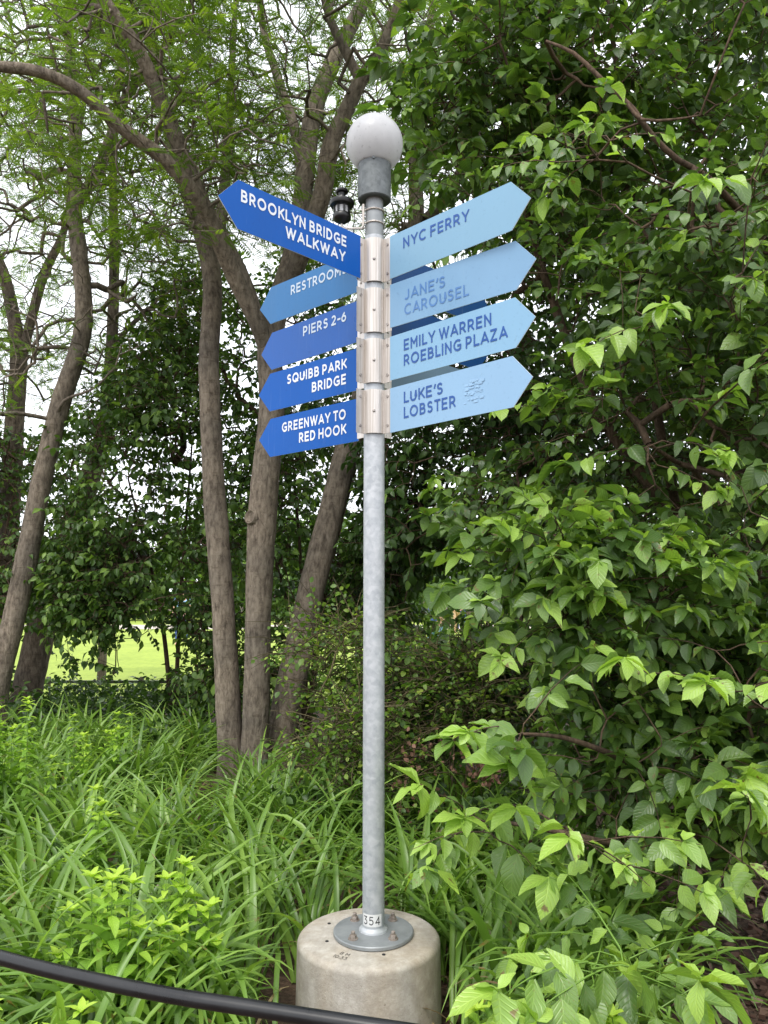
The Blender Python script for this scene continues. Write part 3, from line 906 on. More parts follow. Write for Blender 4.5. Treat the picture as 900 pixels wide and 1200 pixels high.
# ------------------------------------------------------------------ black rail in the foreground
rz = P(0, 1122, 1.72)[2]
rail = thing('guard_rail', 'curved black pipe guard rail crossing the lower left corner in front of the plants', 'railing', (0, 1.5, 0))
pp = [PZ(x, y, rz) for x, y in ((-330, 1020), (-160, 1076), (0, 1122), (100, 1146.5), (200, 1166.5), (300, 1182), (450, 1205), (640, 1232), (900, 1262))]
pth, rr = smooth_path(pp, [0.0142] * len(pp), 0.03)
mb = MB(); mb.tube(pth, 0.0142, 24); rt_ = mb.build('rail_pipe', M['black_pipe'], rail)
for q in (pth[0], pth[-1]):
    mb = MB(); mb.lathe([q[0], q[1], 0], [(0.02, 0), (0.02, rz - 0.018)], 20); mb.build('rail_post', M['black_pipe'], rail)
# ==== VEGETATION ====

class VB:
    """instances of one template gathered into one mesh"""
    def __init__(s, tmpl): s.t = tmpl; s.a = []
    def add(s, pos, ax, nr, sc, tint):
        if len(pos): s.a.append((pos, ax, nr, sc, tint))
    def data(s):
        return [np.concatenate([q[i] for q in s.a]) for i in range(5)]

def frames(ax, nr):
    ax = ax / (np.linalg.norm(ax, axis=1)[:, None] + 1e-9)
    yv = np.cross(nr, ax); yv /= np.linalg.norm(yv, axis=1)[:, None] + 1e-9
    nr = np.cross(ax, yv)
    return ax, yv, nr

def inst(tmpl, pos, ax, nr, sc, tint, org):
    if isinstance(tmpl, list):
        VS = np.stack([q[0] for q in tmpl]); F, UV = tmpl[0][1], tmpl[0][2]
        V = VS[np.random.default_rng(len(pos)).integers(0, len(tmpl), len(pos))]
    else:
        V, F, UV = tmpl; V = V[None]
    X, Y, Z = frames(ax, nr)
    s_ = sc[:, None, None]
    W = pos[:, None, :] + s_ * (V[:, :, 0, None] * X[:, None] + V[:, :, 1, None] * Y[:, None] + V[:, :, 2, None] * Z[:, None])
    n, k = len(pos), V.shape[1]
    FF = (F[None] + (np.arange(n) * k)[:, None, None]).reshape(-1, F.shape[1])
    return (W - org).reshape(-1, 3), FF, np.tile(UV, (n, 1)), np.repeat(tint, k)

def leaf_tmpl(nx, ny, width=0.5, fold=0.22, droop=0.28, peak=0.42, tip=1.0, wave=0.02, seed=0):
    """leaf of length 1 along +X, folded on the midrib, curling down to a drawn-out tip"""
    r = np.random.default_rng(seed)
    V = []; UV = []
    ts = np.linspace(0, 1, ny + 1)
    ph = r.random() * 6
    for t in ts:
        wd = math.sin(math.pi * min(1, t ** (math.log(0.5) / math.log(peak)))) ** 0.85 if 0 < t < 1 else 0.0
        if t > 0.8: wd *= 1 - (t - 0.8) * 0.9 * tip
        wd = max(wd, 0.015) * width * 0.5
        for i in range(-nx, nx + 1):
            u = i / nx
            z = fold * abs(u) * wd * 1.6 - droop * t * t * 0.9 - (0.12 * wd * u * u)
            z += wave * math.sin(t * 11 + ph + (1.5 if u > 0 else 0)) * abs(u)
            V.append((t * (1 - droop * 0.18 * t), u * wd, z)); UV.append((0.5 + u * 0.5 * min(1, wd / (width * 0.5) + 0.05), t))
    m = 2 * nx + 1
    F = [(j * m + i, (j + 1) * m + i, (j + 1) * m + i + 1, j * m + i + 1) for j in range(ny) for i in range(m - 1)]
    return np.array(V), np.array(F), np.array(UV)

def pinnate_tmpl(pairs=9):
    V = []; F = []; UV = []
    def lf(x, y, a, l, wd, z):
        ca, sa = math.cos(a), math.sin(a)
        k = len(V)
        for (p, q) in ((0, 0), (.5, -.5 * wd), (1, 0), (.5, .5 * wd)):
            V.append((x + l * (p * ca - q * sa), y + l * (p * sa + q * ca), z - 0.06 * p * p)); UV.append((q + .5, p))
        F.append((k, k + 1, k + 2, k + 3))
    for i in range(pairs):
        t = (i + 1.2) / (pairs + 1)
        z = -0.12 * t * t
        for s_ in (-1, 1):
            lf(t, 0.0, s_ * math.radians(68), 0.24 * (1 - 0.35 * abs(t - .45)), 0.42, z)
    lf(1, 0, 0, 0.17, 0.42, -0.22)
    return np.array(V), np.array(F), np.array(UV)

def twig_tmpl(seg=3, thick=0.012):
    V = []; F = []
    n = 3
    for j in range(n + 1):
        t = j / n
        for i in range(seg):
            a = 2 * math.pi * i / seg
            r_ = thick * (1 - 0.7 * t)
            V.append((t, r_ * math.cos(a), r_ * math.sin(a) + 0.08 * math.sin(t * 3.1)))
    for j in range(n):
        for i in range(seg):
            k = (i + 1) % seg
            F.append((j * seg + i, (j + 1) * seg + i, (j + 1) * seg + k, j * seg + k))
    return np.array(V), np.array(F), np.zeros((len(V), 2))

LV = [(.56, .22, .30, .42, .02), (.50, .45, .12, .40, .05), (.64, .12, .55, .44, .04), (.46, .30, .42, .38, .06), (.60, .55, .30, .46, .03)]
T_HI = [leaf_tmpl(2, 6, a, b_, c, d, 1, e, i) for i, (a, b_, c, d, e) in enumerate(LV)]
T_MID = [leaf_tmpl(1, 4, a, b_, c, d, 1, e, i) for i, (a, b_, c, d, e) in enumerate(LV)]
T_LOW = [leaf_tmpl(1, 3, a + .04, b_, c, d, 1, e, i) for i, (a, b_, c, d, e) in enumerate(LV)]
T_OVAL = leaf_tmpl(1, 3, 0.66, 0.2, 0.2, 0.5, 0.4)
T_WEED = leaf_tmpl(1, 4, 0.46, 0.3, 0.35, 0.36)
T_PIN = pinnate_tmpl()
T_TWIG = twig_tmpl()

def spray(kind, r):
    """leaf frames of one leafy twig along +X in its own space"""
    pos = []; ax = []; nr = []; sc = []; ti = []
    def put(p, az, el, s_, t_, roll=0.0):
        pos.append(p); ax.append((math.cos(az) * math.cos(el), math.sin(az) * math.cos(el), math.sin(el)))
        nr.append((-math.cos(az) * math.sin(el) + r.normal() * .22, -math.sin(az) * math.sin(el) + r.normal() * .22, math.cos(el)))
        sc.append(s_); ti.append(t_)
    if kind == 'dogwood':                       # opposite pairs, whorl at the tip
        L = 0.26
        for i, x in enumerate((0.05, 0.12, 0.19)):
            for s_ in (-1, 1):
                if r.random() < 0.12: continue
                put((x + r.normal() * .008, s_ * 0.006, 0.015), s_ * math.radians(r.uniform(40, 85)), math.radians(r.uniform(-36, 8)), r.uniform(.065, .098), r.uniform(.0, .6))
        for a in (-75, -28, 30, 80):
            put((L, 0, 0.015), math.radians(a + r.normal() * 12), math.radians(r.uniform(-34, 8)), r.uniform(.07, .115), r.uniform(.15, .72))
        for a in (-20, 160):
            if r.random() < .6: put((L, 0, 0.02), math.radians(a + r.normal() * 30), math.radians(r.uniform(10, 50)), r.uniform(.03, .055), r.uniform(.6, .9))
    elif kind == 'broad':
        for i in range(7):
            x = 0.04 + 0.035 * i
            put((x, 0, 0.01), (1 if i % 2 else -1) * math.radians(r.uniform(30, 80)), math.radians(r.uniform(-55, -5)), r.uniform(.06, .10), r.uniform(0, .7))
        put((0.28, 0, 0.01), 0, math.radians(-25), .09, r.uniform(.4, 1))
    elif kind == 'locust':
        for i in range(8):
            x = 0.03 + 0.042 * i
            put((x, 0, 0), (1 if i % 2 else -1) * math.radians(r.uniform(35, 80)), math.radians(r.uniform(-16, 10)), r.uniform(.085, .135), r.uniform(0, 1))
        put((0.36, 0, 0), 0, -.1, .12, r.uniform(.4, 1))
    elif kind == 'small':
        for i in range(10):
            x = 0.02 + 0.022 * i
            put((x, 0, 0), (1 if i % 2 else -1) * math.radians(r.uniform(25, 90)), math.radians(r.uniform(-35, 35)), r.uniform(.018, .034), r.uniform(0, 1))
    return [np.array(q, float) for q in (pos, ax, nr, sc, ti)]

SPR = {k: [spray(k, np.random.default_rng(100 + i)) for i in range(14)] for k in ('dogwood', 'broad', 'locust', 'small')}

def field(p, f, seed):
    """smooth pseudo-noise about 0..1, gives clumps and gaps"""
    r = np.random.default_rng(seed)
    v = np.zeros(len(p))
    for i in range(7):
        k = r.normal(size=3); k /= np.linalg.norm(k)
        v += np.sin(p @ k * f * r.uniform(.6, 1.8) + r.random() * 6.28)
    return 0.5 + v / 7 * 1.0

def fill(blobs, n, seed, windows=(), clump=1.0, thr=0.42, soft=0.12, zmin=0.15):
    """n points inside blobs (px, py, rx, ry, Y0, Y1, weight); windows (x0,y0,x1,y1) stay open"""
    r = np.random.default_rng(seed)
    wt = np.array([b[6] for b in blobs], float); wt /= wt.sum()
    out = []; tot = 0
    while tot < n:
        m = n * 2
        bi = r.choice(len(blobs), m, p=wt)
        B = np.array(blobs, float)[bi]
        a = r.random(m) * 2 * math.pi; q = np.sqrt(r.random(m))
        px = B[:, 0] + B[:, 2] * q * np.cos(a); py = B[:, 1] + B[:, 3] * q * np.sin(a)
        Y = B[:, 4] + (B[:, 5] - B[:, 4]) * r.random(m)
        p = Parr(px, py, Y)
        ok = p[:, 2] > zmin
        if clump > 0:
            ok &= field(p, 5.0 * clump, seed) + r.normal(size=m) * soft > thr
        for (x0, y0, x1, y1) in windows:
            ok &= ~((px > x0) & (px < x1) & (py > y0) & (py < y1) & (r.random(m) < (.93 if x0 < 300 else 2)))
        p = p[ok]
        out.append(p); tot += len(p)
    return np.concatenate(out)[:n]

def attach(nodes, targets, seed, seglen=0.22, pen=0.5):
    """grow branches from nodes to every target; returns paths (with radii) and end directions"""
    r = np.random.default_rng(seed)
    nd = np.array(nodes, float)
    cap = len(nd) + len(targets) * 8 + 10
    N_ = np.zeros((cap, 3)); N_[:len(nd)] = nd; cnt = len(nd)
    par = np.full(cap, -1); load = np.zeros(cap)
    d0 = np.min(np.linalg.norm(targets[:, None, :] - nd[None, ::max(1, len(nd) // 60), :], axis=2), axis=1)
    order = np.argsort(d0)
    paths = []; dirs = np.zeros_like(targets)
    for ti in order:
        t = targets[ti]
        df = N_[:cnt] - t
        cost = np.sqrt((df ** 2).sum(1)) + pen * np.maximum(0, df[:, 2])
        k = int(np.argmin(cost))
        s = N_[k]; v = t - s; L = np.linalg.norm(v)
        if L < 0.04:
            dirs[ti] = r.normal(size=3); continue
        n = min(7, max(2, int(L / seglen) + 1))
        side = r.normal(size=3) * L * 0.10
        mid = s + v * 0.5 + side + np.array([0, 0, 0.06 * L])
        idx = [k]; pts = [s]
        for i in range(1, n + 1):
            u = i / n
            p = (1 - u) ** 2 * s + 2 * u * (1 - u) * mid + u * u * t
            if 0 < i < n: p = p + r.normal(size=3) * 0.012
            N_[cnt] = p; par[cnt] = idx[-1]; idx.append(cnt); pts.append(p); cnt += 1
        paths.append((idx, pts))
        dd = pts[-1] - pts[-2]
        dirs[ti] = dd / (np.linalg.norm(dd) + 1e-9)
    load[:cnt] += 0
    for idx, pts in reversed(paths): pass
    # loads: leaf ends count one each and pass down
    load[:] = 0
    for idx, pts in paths: load[idx[-1]] += 1
    for i in range(cnt - 1, -1, -1):
        if par[i] >= 0: load[par[i]] += load[i]
    return paths, load, dirs

def branches_mesh(paths, load, r0, org, seg=5, rmax=0.05, powr=0.42):
    VV = []; FF = []; n = 0
    for idx, pts in paths:
        rad = r0 * np.maximum(1, load[idx]) ** powr
        rad[0] = rad[1]; rad = np.minimum(rad, rmax)
        V, F = tube_geo(pts, rad, seg)
        VV.append(V); FF.append(np.array(F) + n); n += len(V)
    return np.concatenate(VV) - org, np.concatenate(FF)

def leafy(kind, pts, dirs, seed, up=0.0, jit=0.35, scale=1.0, face=0.0, tintadd=0.0):
    """leaf frames of sprays at pts heading along dirs"""
    r = np.random.default_rng(seed)
    n = len(pts)
    d = dirs + r.normal(size=(n, 3)) * jit
    d[:, 2] = d[:, 2] * 0.5 + up
    d[:, 1] -= face
    z = np.tile([0, 0, 1.0], (n, 1)) + r.normal(size=(n, 3)) * 0.25
    z[:, 1] -= face * 0.6
    X, Y, Z = frames(d, z)
    var = r.integers(0, len(SPR[kind]), n)
    res = [[], [], [], [], []]
    ss = scale * r.uniform(0.68, 1.22, n)
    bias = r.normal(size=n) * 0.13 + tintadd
    for v in range(len(SPR[kind])):
        m = np.where(var == v)[0]
        if not len(m): continue
        p, a, nn, s, t = SPR[kind][v]
        def tr(q): return (q[None, :, 0, None] * X[m][:, None] + q[None, :, 1, None] * Y[m][:, None] + q[None, :, 2, None] * Z[m][:, None])
        res[0].append((pts[m][:, None] + tr(p) * ss[m][:, None, None]).reshape(-1, 3))
        res[1].append(tr(a).reshape(-1, 3)); res[2].append(tr(nn).reshape(-1, 3))
        res[3].append((s[None] * ss[m][:, None]).ravel()); res[4].append((t[None] + bias[m][:, None]).ravel())
    res = [np.concatenate(q) for q in res]
    k = len(res[0])
    res[1] = res[1] + r.normal(size=(k, 3)) * 0.14
    res[1][:, 2] -= 0.05
    res[2] = res[2] + r.normal(size=(k, 3)) * 0.2
    res[3] = res[3] * r.uniform(.72, 1.18, k)
    res[4] = np.clip(res[4] + r.normal(size=k) * .08, 0, 1)
    tw = (pts, X, Z, np.full(n, 0.27 * scale) * (1.35 if kind == 'locust' else 1), np.zeros(n))
    return res, tw

LEAFMESH = {}
def leaf_objects(fr, mat, parent, count, name='leaf', key='dog'):
    """the largest-looking leaves in view become objects of their own; returns the mask of the rest"""
    pos, ax, nr, sc, ti = fr
    px, py = proj(pos)
    dist = np.linalg.norm(pos - [0, 0, EYE], axis=1)
    size = sc / dist
    # leaves nearer than their neighbours are likely to be in sight
    cell = (np.floor(px / 9).astype(int) * 4096 + np.floor(py / 9).astype(int))
    inside = (px > 0) & (px < 900) & (py > 0) & (py < 1200)
    order = np.lexsort((dist, cell))
    first = np.zeros(len(pos), bool)
    cs = cell[order]; first[order[np.r_[True, cs[1:] != cs[:-1]]]] = True
    rank = np.where(inside & first, size, -1)
    top = np.argsort(-rank)[:count]
    top = top[rank[top] > 0]
    X, Y, Z = frames(ax[top], nr[top])
    org = ORG[parent.name]
    r = np.random.default_rng(5)
    for j, i in enumerate(top):
        k = (key, mat.name, int(r.integers(0, 5)), int(ti[i] * 7.99))
        if k not in LEAFMESH:
            V, F, UV = T_HI[k[2]]
            me = np_mesh('leaf_blade', V, F, UV, np.full(len(V), (k[3] + .5) / 8))
            me.materials.append(mat)
            LEAFMESH[k] = me
        o = bpy.data.objects.new(name, LEAFMESH[k])
        COL.objects.link(o)
        o.parent = parent
        R = Matrix(((X[j][0], Y[j][0], Z[j][0]), (X[j][1], Y[j][1], Z[j][1]), (X[j][2], Y[j][2], Z[j][2])))
        o.matrix_local = Matrix.Translation(Vector(pos[i] - org)) @ R.to_4x4() @ Matrix.Scale(float(sc[i]), 4)
    rest = np.ones(len(pos), bool); rest[top] = False
    return rest

TRI = [0]
def foliage(name, tmpl, fr, mat, parent, kind='stuff'):
    org = ORG[parent.name]
    V, F, UV, T = inst(tmpl, *fr, org)
    TRI[0] += len(F) * 2
    o = link(name, np_mesh(name, V, F, UV, T), mat, parent)
    if kind: o['kind'] = kind
    return o

def trunk(parent, pts, rad, mat, name='trunk', seg=20, step=0.07, flare=0.0, lump=0.05, seed=0):
    p, r_ = smooth_path(pts, rad, step)
    V, F = tube_geo(p, r_, seg)
    n = len(p)
    rr = np.repeat(r_, seg); C = np.repeat(p, seg, axis=0)
    q = V - C
    f = field(C * [1, 1, 1] + q * 3, 5.0, seed + 11) - .5
    g = field(V, 30.0, seed + 5) - .5
    k = 1 + lump * 2.2 * f + lump * 1.2 * g
    if flare:
        h = V[:, 2] - p[0][2]
        k += flare * np.exp(-np.maximum(h, 0) / 0.16) * (0.7 + 0.5 * np.sin(np.arctan2(q[:, 1], q[:, 0]) * 4 + seed))
    V = C + q * k[:, None]
    mb = MB(); mb.add(V, F + [tuple(range(len(V) - seg, len(V)))])
    mb.build(name, mat, parent, auto=180)
    return p

def pts3(spec):
    return [P(x, y, Y) for x, y, Y in spec]

def plant(name, label, cat, base, trunks, kind, blobs, nspray, seed, leafm, tmpl, barkm, windows=(), clump=1.0, thr=0.42, r0=0.0035, group=None,
          indiv=0, scale=1.0, up=0.0, face=0.0, tintadd=0.0, jit=0.35, extra=None, bare=0, lump=0.05, soft=0.12, pen=0.5, rmax=0.05, trunkname='trunk', seg=20, fol='foliage', zmin=0.15):
    t = thing(name, label, cat, base, group)
    nodes = []
    for i, (nm, spec, rad, flare) in enumerate(trunks):
        p = trunk(t, pts3(spec) if len(spec[0]) == 3 and nm[0] != '_' else spec, rad, barkm, nm.strip('_'), seg, flare=flare, lump=lump, seed=seed + i)
        nodes.append(p[int(len(p) * (0.25 if nm == 'trunk' else 0.1)):])
    nodes = np.concatenate(nodes)
    tg = fill(blobs, nspray, seed, windows, clump, thr, soft, zmin)
    ne = 0
    if extra is not None: tg = np.vstack([tg, extra]); ne = len(extra)
    nl = len(tg)
    if bare: tg = np.vstack([tg, fill(blobs, bare, seed + 9, windows, 0, thr, soft, zmin)])
    paths, load, dirs = attach(nodes, tg, seed + 1, pen=pen)
    V, F = branches_mesh(paths, load, r0, ORG[t.name], rmax=rmax)
    TRI[0] += len(F) * 2
    o = link('branches', np_mesh('branches', V, F), barkm, t); o['kind'] = 'stuff'
    tg = tg[:nl]; dirs = dirs[:nl]
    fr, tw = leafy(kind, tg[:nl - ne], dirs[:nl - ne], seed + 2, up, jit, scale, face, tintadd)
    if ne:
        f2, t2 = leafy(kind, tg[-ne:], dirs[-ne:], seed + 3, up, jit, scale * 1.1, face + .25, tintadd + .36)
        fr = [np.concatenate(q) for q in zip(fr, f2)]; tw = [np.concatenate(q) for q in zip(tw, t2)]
    if indiv:
        rest = leaf_objects(fr, leafm, t, indiv)
        fr = [q[rest] for q in fr]
    foliage(fol, tmpl, fr, leafm, t)
    foliage('twigs', T_TWIG, tw, barkm, t)
    return t, tg

LAWNWIN = (62, 738, 128, 800)
LAWNWIN2 = (140, 742, 228, 792)
WINDOWS = [LAWNWIN, LAWNWIN2, (476, 668, 560, 764), (556, 716, 586, 742)]

# ---- honey locust with three trunks, right behind the sign
base = P(300, 905, 6.8); base[2] = 0
b0 = base.copy()
def lv(px, py, Y): return (px, py, Y)
TA = [(272, 935, 6.75), (270, 880, 6.75), (262, 720, 6.75), (250, 560, 6.8), (245, 430, 6.85), (249, 340, 6.9), (240, 285, 6.95), (222, 230, 7.0), (203, 170, 7.1), (188, 100, 7.3), (170, 20, 7.6), (150, -90, 8.0)]
TB = [(298, 935, 6.6), (299, 880, 6.6), (303, 720, 6.6), (308, 600, 6.6), (318, 480, 6.6), (316, 410, 6.6), (328, 350, 6.65), (347, 285, 6.8), (358, 205, 6.9), (368, 130, 7.0), (396, 60, 7.1), (430, -10, 7.2), (460, -120, 7.4)]
TC = [(326, 935, 6.9), (332, 850, 6.9), (350, 760, 7.0), (378, 640, 7.1), (403, 540, 7.2), (440, 420, 7.4), (470, 330, 7.5), (487, 262, 7.6), (487, 165, 7.7), (500, 60, 7.9), (520, -80, 8.2)]
L1 = [(316, 415, 6.6), (300, 375, 6.45), (275, 325, 6.3), (250, 268, 6.1), (228, 228, 5.9), (190, 185, 5.7), (140, 148, 5.5), (95, 108, 5.3), (45, 84, 5.15), (-20, 76, 5.0), (-120, 60, 4.8)]
L2 = [(302, 380, 6.5), (285, 330, 6.4), (262, 285, 6.3), (238, 240, 6.2), (218, 190, 6.1), (190, 120, 5.9), (160, 55, 5.7), (122, 0, 5.5), (60, -90, 5.2)]
L3 = [(340, 330, 6.65), (358, 285, 6.5), (378, 225, 6.4), (388, 170, 6.3), (408, 125, 6.25), (424, 92, 6.2), (448, 55, 6.1), (468, 0, 6.0), (480, -90, 5.8)]
L4 = [(422, 95, 6.2), (405, 60, 6.15), (388, 25, 6.1), (372, -30, 6.0)]
L5 = [(356, 215, 6.9), (345, 150, 7.0), (325, 90, 7.2), (308, 30, 7.4), (300, -60, 7.7)]
L6 = [(498, 258, 7.6), (520, 235, 7.6), (545, 190, 7.65), (575, 120, 7.7), (620, 45, 7.9), (655, -40, 8.2)]
L7 = [(247, 345, 6.9), (262, 230, 7.2), (268, 150, 7.5), (272, 70, 7.8), (280, -60, 8.2)]
tr = [('trunk', TA, [.12, .11, .10, .095, .094, .09, .084, .075, .062, .05, .04, .025], .8),
      ('trunk', TB, [.13, .115, .11, .126, .114, .11, .10, .095, .09, .085, .075, .06, .035], .8),
      ('trunk', TC, [.14, .13, .124, .12, .115, .10, .09, .082, .065, .05, .03], .5),
      ('limb', L1, [.08, .075, .072, .068, .062, .056, .05, .045, .04, .034, .025], 0),
      ('limb', L2, [.078, .075, .075, .072, .068, .062, .054, .044, .025], 0),
      ('limb', L3, [.085, .082, .078, .074, .068, .062, .05, .04, .025], 0),
      ('limb', L4, [.045, .042, .036, .025], 0),
      ('limb', L5, [.06, .052, .045, .038, .022], 0),
      ('limb', L6, [.055, .052, .05, .045, .036, .022], 0),
      ('limb', L7, [.06, .055, .045, .036, .02], 0)]
blobsA = [(330, 60, 230, 150, 5.2, 9.0, 5), (480, 130, 130, 170, 6.0, 9.5, 3), (180, 130, 160, 160, 5.5, 8.5, 4), (430, -120, 330, 130, 5.0, 9.0, 4), (330, 200, 110, 90, 6.8, 9.0, 1.4), (100, -80, 250, 120, 4.5, 8, 2.5), (490, 330, 90, 90, 7.5, 9.5, 0.8)]
locust, _ = plant('honey_locust', 'feathery-leaved tree with three grey-brown trunks rising close behind the signpost', 'tree', b0, tr, 'locust', blobsA, 2150, 11, M['locust'], T_PIN, M['bark'], clump=0.45, thr=0.46, r0=0.0042, pen=0.1, lump=0.045, bare=500)
# pruning scar on the middle trunk
kc = P(294, 606, 6.50)
R = Vector((-0.55, -0.8, 0.1)).to_track_quat('Z', 'Y').to_matrix()
mb = MB(); mb.lathe(kc, [(0.075, -0.12), (0.074, -0.04), (0.070, 0.0), (0.056, 0.018), (0.042, 0.010), (0.032, -0.008), (0.004, -0.016)], 18, R=R)
mb.build('pruning_scar', M['bark'], locust, auto=80)

# ---- locusts further left
T2 = [(-12, 860, 7.9), (-2, 800, 7.9), (22, 700, 7.95), (48, 570, 8.0), (72, 470, 8.05), (95, 400, 8.1), (98, 350, 8.15), (92, 290, 8.2), (86, 235, 8.25), (88, 170, 8.3), (84, 80, 8.4), (78, -20, 8.6), (75, -120, 8.9)]
L21 = [(90, 240, 8.25), (112, 205, 8.2), (128, 165, 8.1), (150, 110, 8.0), (190, 60, 7.9), (215, 0, 7.8), (230, -80, 7.7)]
L22 = [(62, 500, 8.05), (75, 470, 7.9), (110, 455, 7.8), (135, 430, 7.7)]
base = P(-12, 860, 7.9); base[2] = 0
plant('honey_locust', 'leaning grey trunk of a feathery tree at the left edge of the picture', 'tree', base,
      [('trunk', T2, [.128, .118, .108, .102, .10, .096, .092, .088, .082, .066, .052, .038, .024], .4), ('limb', L21, [.07, .062, .055, .048, .04, .032, .02], 0), ('limb', L22, [.02, .016, .012, .008], 0)],
      'locust', [(60, 100, 190, 160, 7, 10, 4), (100, 330, 120, 110, 7.5, 10, 1.8), (-60, 300, 110, 230, 7, 10, 2), (190, 300, 60, 80, 8, 10, .8), (60, -130, 250, 120, 6.5, 10, 2)], 900, 21, M['locust'], T_PIN, M['bark'], clump=0.6, thr=0.47, soft=0.06, r0=0.0048, pen=0.1, bare=420)
T3 = [(25, 850, 9.4), (38, 780, 9.4), (60, 690, 9.5), (88, 610, 9.6), (112, 540, 9.7), (124, 490, 9.8), (131, 400, 9.9), (134, 300, 10), (133, 200, 10.1), (138, 100, 10.2), (150, -40, 10.5)]
L31 = [(128, 420, 9.9), (150, 385, 10.0), (180, 360, 10.2), (205, 350, 10.4)]
base = P(25, 850, 9.4); base[2] = 0
plant('honey_locust', 'dark slanting trunk left of the lawn gap that thins to a straight pole above', 'tree', base,
      [('trunk', T3, [.18, .17, .155, .14, .12, .09, .075, .065, .055, .04, .02], .3), ('limb', L31, [.04, .035, .028, .016], 0)],
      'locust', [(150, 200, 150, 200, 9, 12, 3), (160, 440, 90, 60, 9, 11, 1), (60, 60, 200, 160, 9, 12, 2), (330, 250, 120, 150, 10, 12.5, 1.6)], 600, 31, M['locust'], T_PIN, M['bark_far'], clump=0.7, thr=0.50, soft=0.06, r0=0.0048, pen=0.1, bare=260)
T4 = [(-8, 830, 9.8), (2, 740, 9.8), (10, 620, 9.9), (17, 500, 10), (22, 420, 10.1), (16, 370, 10.1), (4, 320, 10.1), (-25, 250, 10.1), (-60, 100, 10.2)]
L41 = [(24, 425, 10.1), (38, 370, 10.1), (52, 320, 10.1), (75, 270, 10.2), (88, 200, 10.3), (100, 100, 10.5)]
base = P(-8, 830, 9.8); base[2] = 0
plant('honey_locust', 'forked dark trunk at the far left edge behind the leaning one', 'tree', base,
      [('trunk', T4, [.15, .14, .13, .12, .11, .085, .075, .065, .03], .3), ('limb', L41, [.07, .065, .06, .05, .04, .02], 0)],
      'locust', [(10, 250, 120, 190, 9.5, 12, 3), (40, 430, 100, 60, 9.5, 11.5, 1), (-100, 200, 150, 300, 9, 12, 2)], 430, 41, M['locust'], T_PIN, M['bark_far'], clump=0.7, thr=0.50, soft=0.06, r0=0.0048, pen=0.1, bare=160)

# ---- broad-leaved shrubs under and behind them
def stems(cx, cy, Y, tops, r_=0.03):
    out = []
    b = P(cx, cy, Y); b[2] = -0.03
    for (tx, ty, tY) in tops:
        t_ = P(tx, ty, tY); m_ = b * 0.55 + t_ * 0.45 + np.array([(t_[0] - b[0]) * -0.15, 0, 0.1])
        out.append(('stem', [tuple(b), tuple(m_), tuple(t_)], [r_, r_ * .75, r_ * .35], 0.0))
    return out
_old_pts3 = pts3
def pts3(spec):
    # stems are handed over in metres as tuples with a small third value; pixels are wide of that
    if all(abs(q[0]) < 30 and 0 < q[1] < 30 and q[2] < 12 for q in spec) and spec[0][2] < 1: return [np.array(q) for q in spec]
    return _old_pts3(spec)
WL = WINDOWS
shr = [
 ('dense dark green shrub with a few lighter leaves, left of the three trunks', (205, 820, 9.0), [(150, 560, 8.8), (225, 520, 9.0)],
  [(165, 570, 95, 130, 7.8, 9.6, 5), (215, 640, 60, 90, 7.8, 9.4, 2.5), (110, 680, 60, 60, 7.8, 9, 1.6), (200, 450, 60, 70, 8.2, 9.8, 1.6), (170, 725, 110, 30, 8, 9.2, 1.8), (225, 770, 40, 50, 8, 9, 1.2), (130, 765, 60, 30, 8.2, 9.2, .5)], 1900, 300),
 ('dark shrub filling the space between and right of the leaning trunks', (360, 840, 8.8), [(340, 500, 8.8), (400, 600, 8.6), (290, 560, 9), (430, 500, 9)],
  [(385, 560, 75, 190, 7.9, 9.8, 5), (290, 560, 60, 170, 8, 9.8, 3), (235, 380, 60, 80, 8.6, 10, 1.4), (370, 340, 60, 50, 8.6, 10, 1), (440, 680, 60, 70, 7.8, 9.4, 2), (300, 770, 60, 60, 8, 9.2, 1)], 2300, 200),
 ('low shady shrub at the left edge beneath the leaning trunk', (-30, 830, 9.2), [(-40, 620, 9.2), (20, 560, 9.4), (-90, 640, 9.2)],
  [(0, 620, 90, 110, 8.9, 10.4, 3), (-90, 620, 120, 200, 8, 10.4, 3), (60, 560, 60, 50, 9.8, 10.8, 1), (55, 700, 30, 60, 9.6, 10.4, .6)], 1300, 100),
]
for i, (lb, b, tops, bl, n, ind) in enumerate(shr):
    bb = P(b[0], b[1], b[2]); bb[2] = 0
    plant('understory_shrub', lb, 'shrub', bb, stems(*b, tops), 'broad', bl, n, 51 + i * 10, M['broad'], T_LOW, M['twig'], WL, clump=0.6, thr=0.40, r0=0.003, group='broad-leaved shrubs of the thicket', indiv=ind, pen=0.2, seg=8, scale=1.05, tintadd=.14)

# ---- right: dark dogwood behind, big dogwood in front
bb = P(620, 860, 7.4); bb[2] = 0
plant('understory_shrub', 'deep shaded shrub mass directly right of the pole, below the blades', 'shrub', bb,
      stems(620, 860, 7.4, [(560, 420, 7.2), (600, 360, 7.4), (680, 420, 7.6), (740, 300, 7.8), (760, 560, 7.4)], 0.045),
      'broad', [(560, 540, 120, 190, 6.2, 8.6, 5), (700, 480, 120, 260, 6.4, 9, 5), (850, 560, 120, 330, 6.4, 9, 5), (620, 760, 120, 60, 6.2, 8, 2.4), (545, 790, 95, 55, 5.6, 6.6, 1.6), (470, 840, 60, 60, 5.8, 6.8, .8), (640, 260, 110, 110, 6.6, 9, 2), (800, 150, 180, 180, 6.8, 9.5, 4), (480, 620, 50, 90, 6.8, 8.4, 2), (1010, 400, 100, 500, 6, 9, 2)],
      5600, 91, M['broad'], T_LOW, M['twig'], WL, clump=0.55, thr=0.37, r0=0.0034, group='broad-leaved shrubs of the thicket', indiv=200, pen=0.2, seg=8, scale=1.1, tintadd=-0.25)

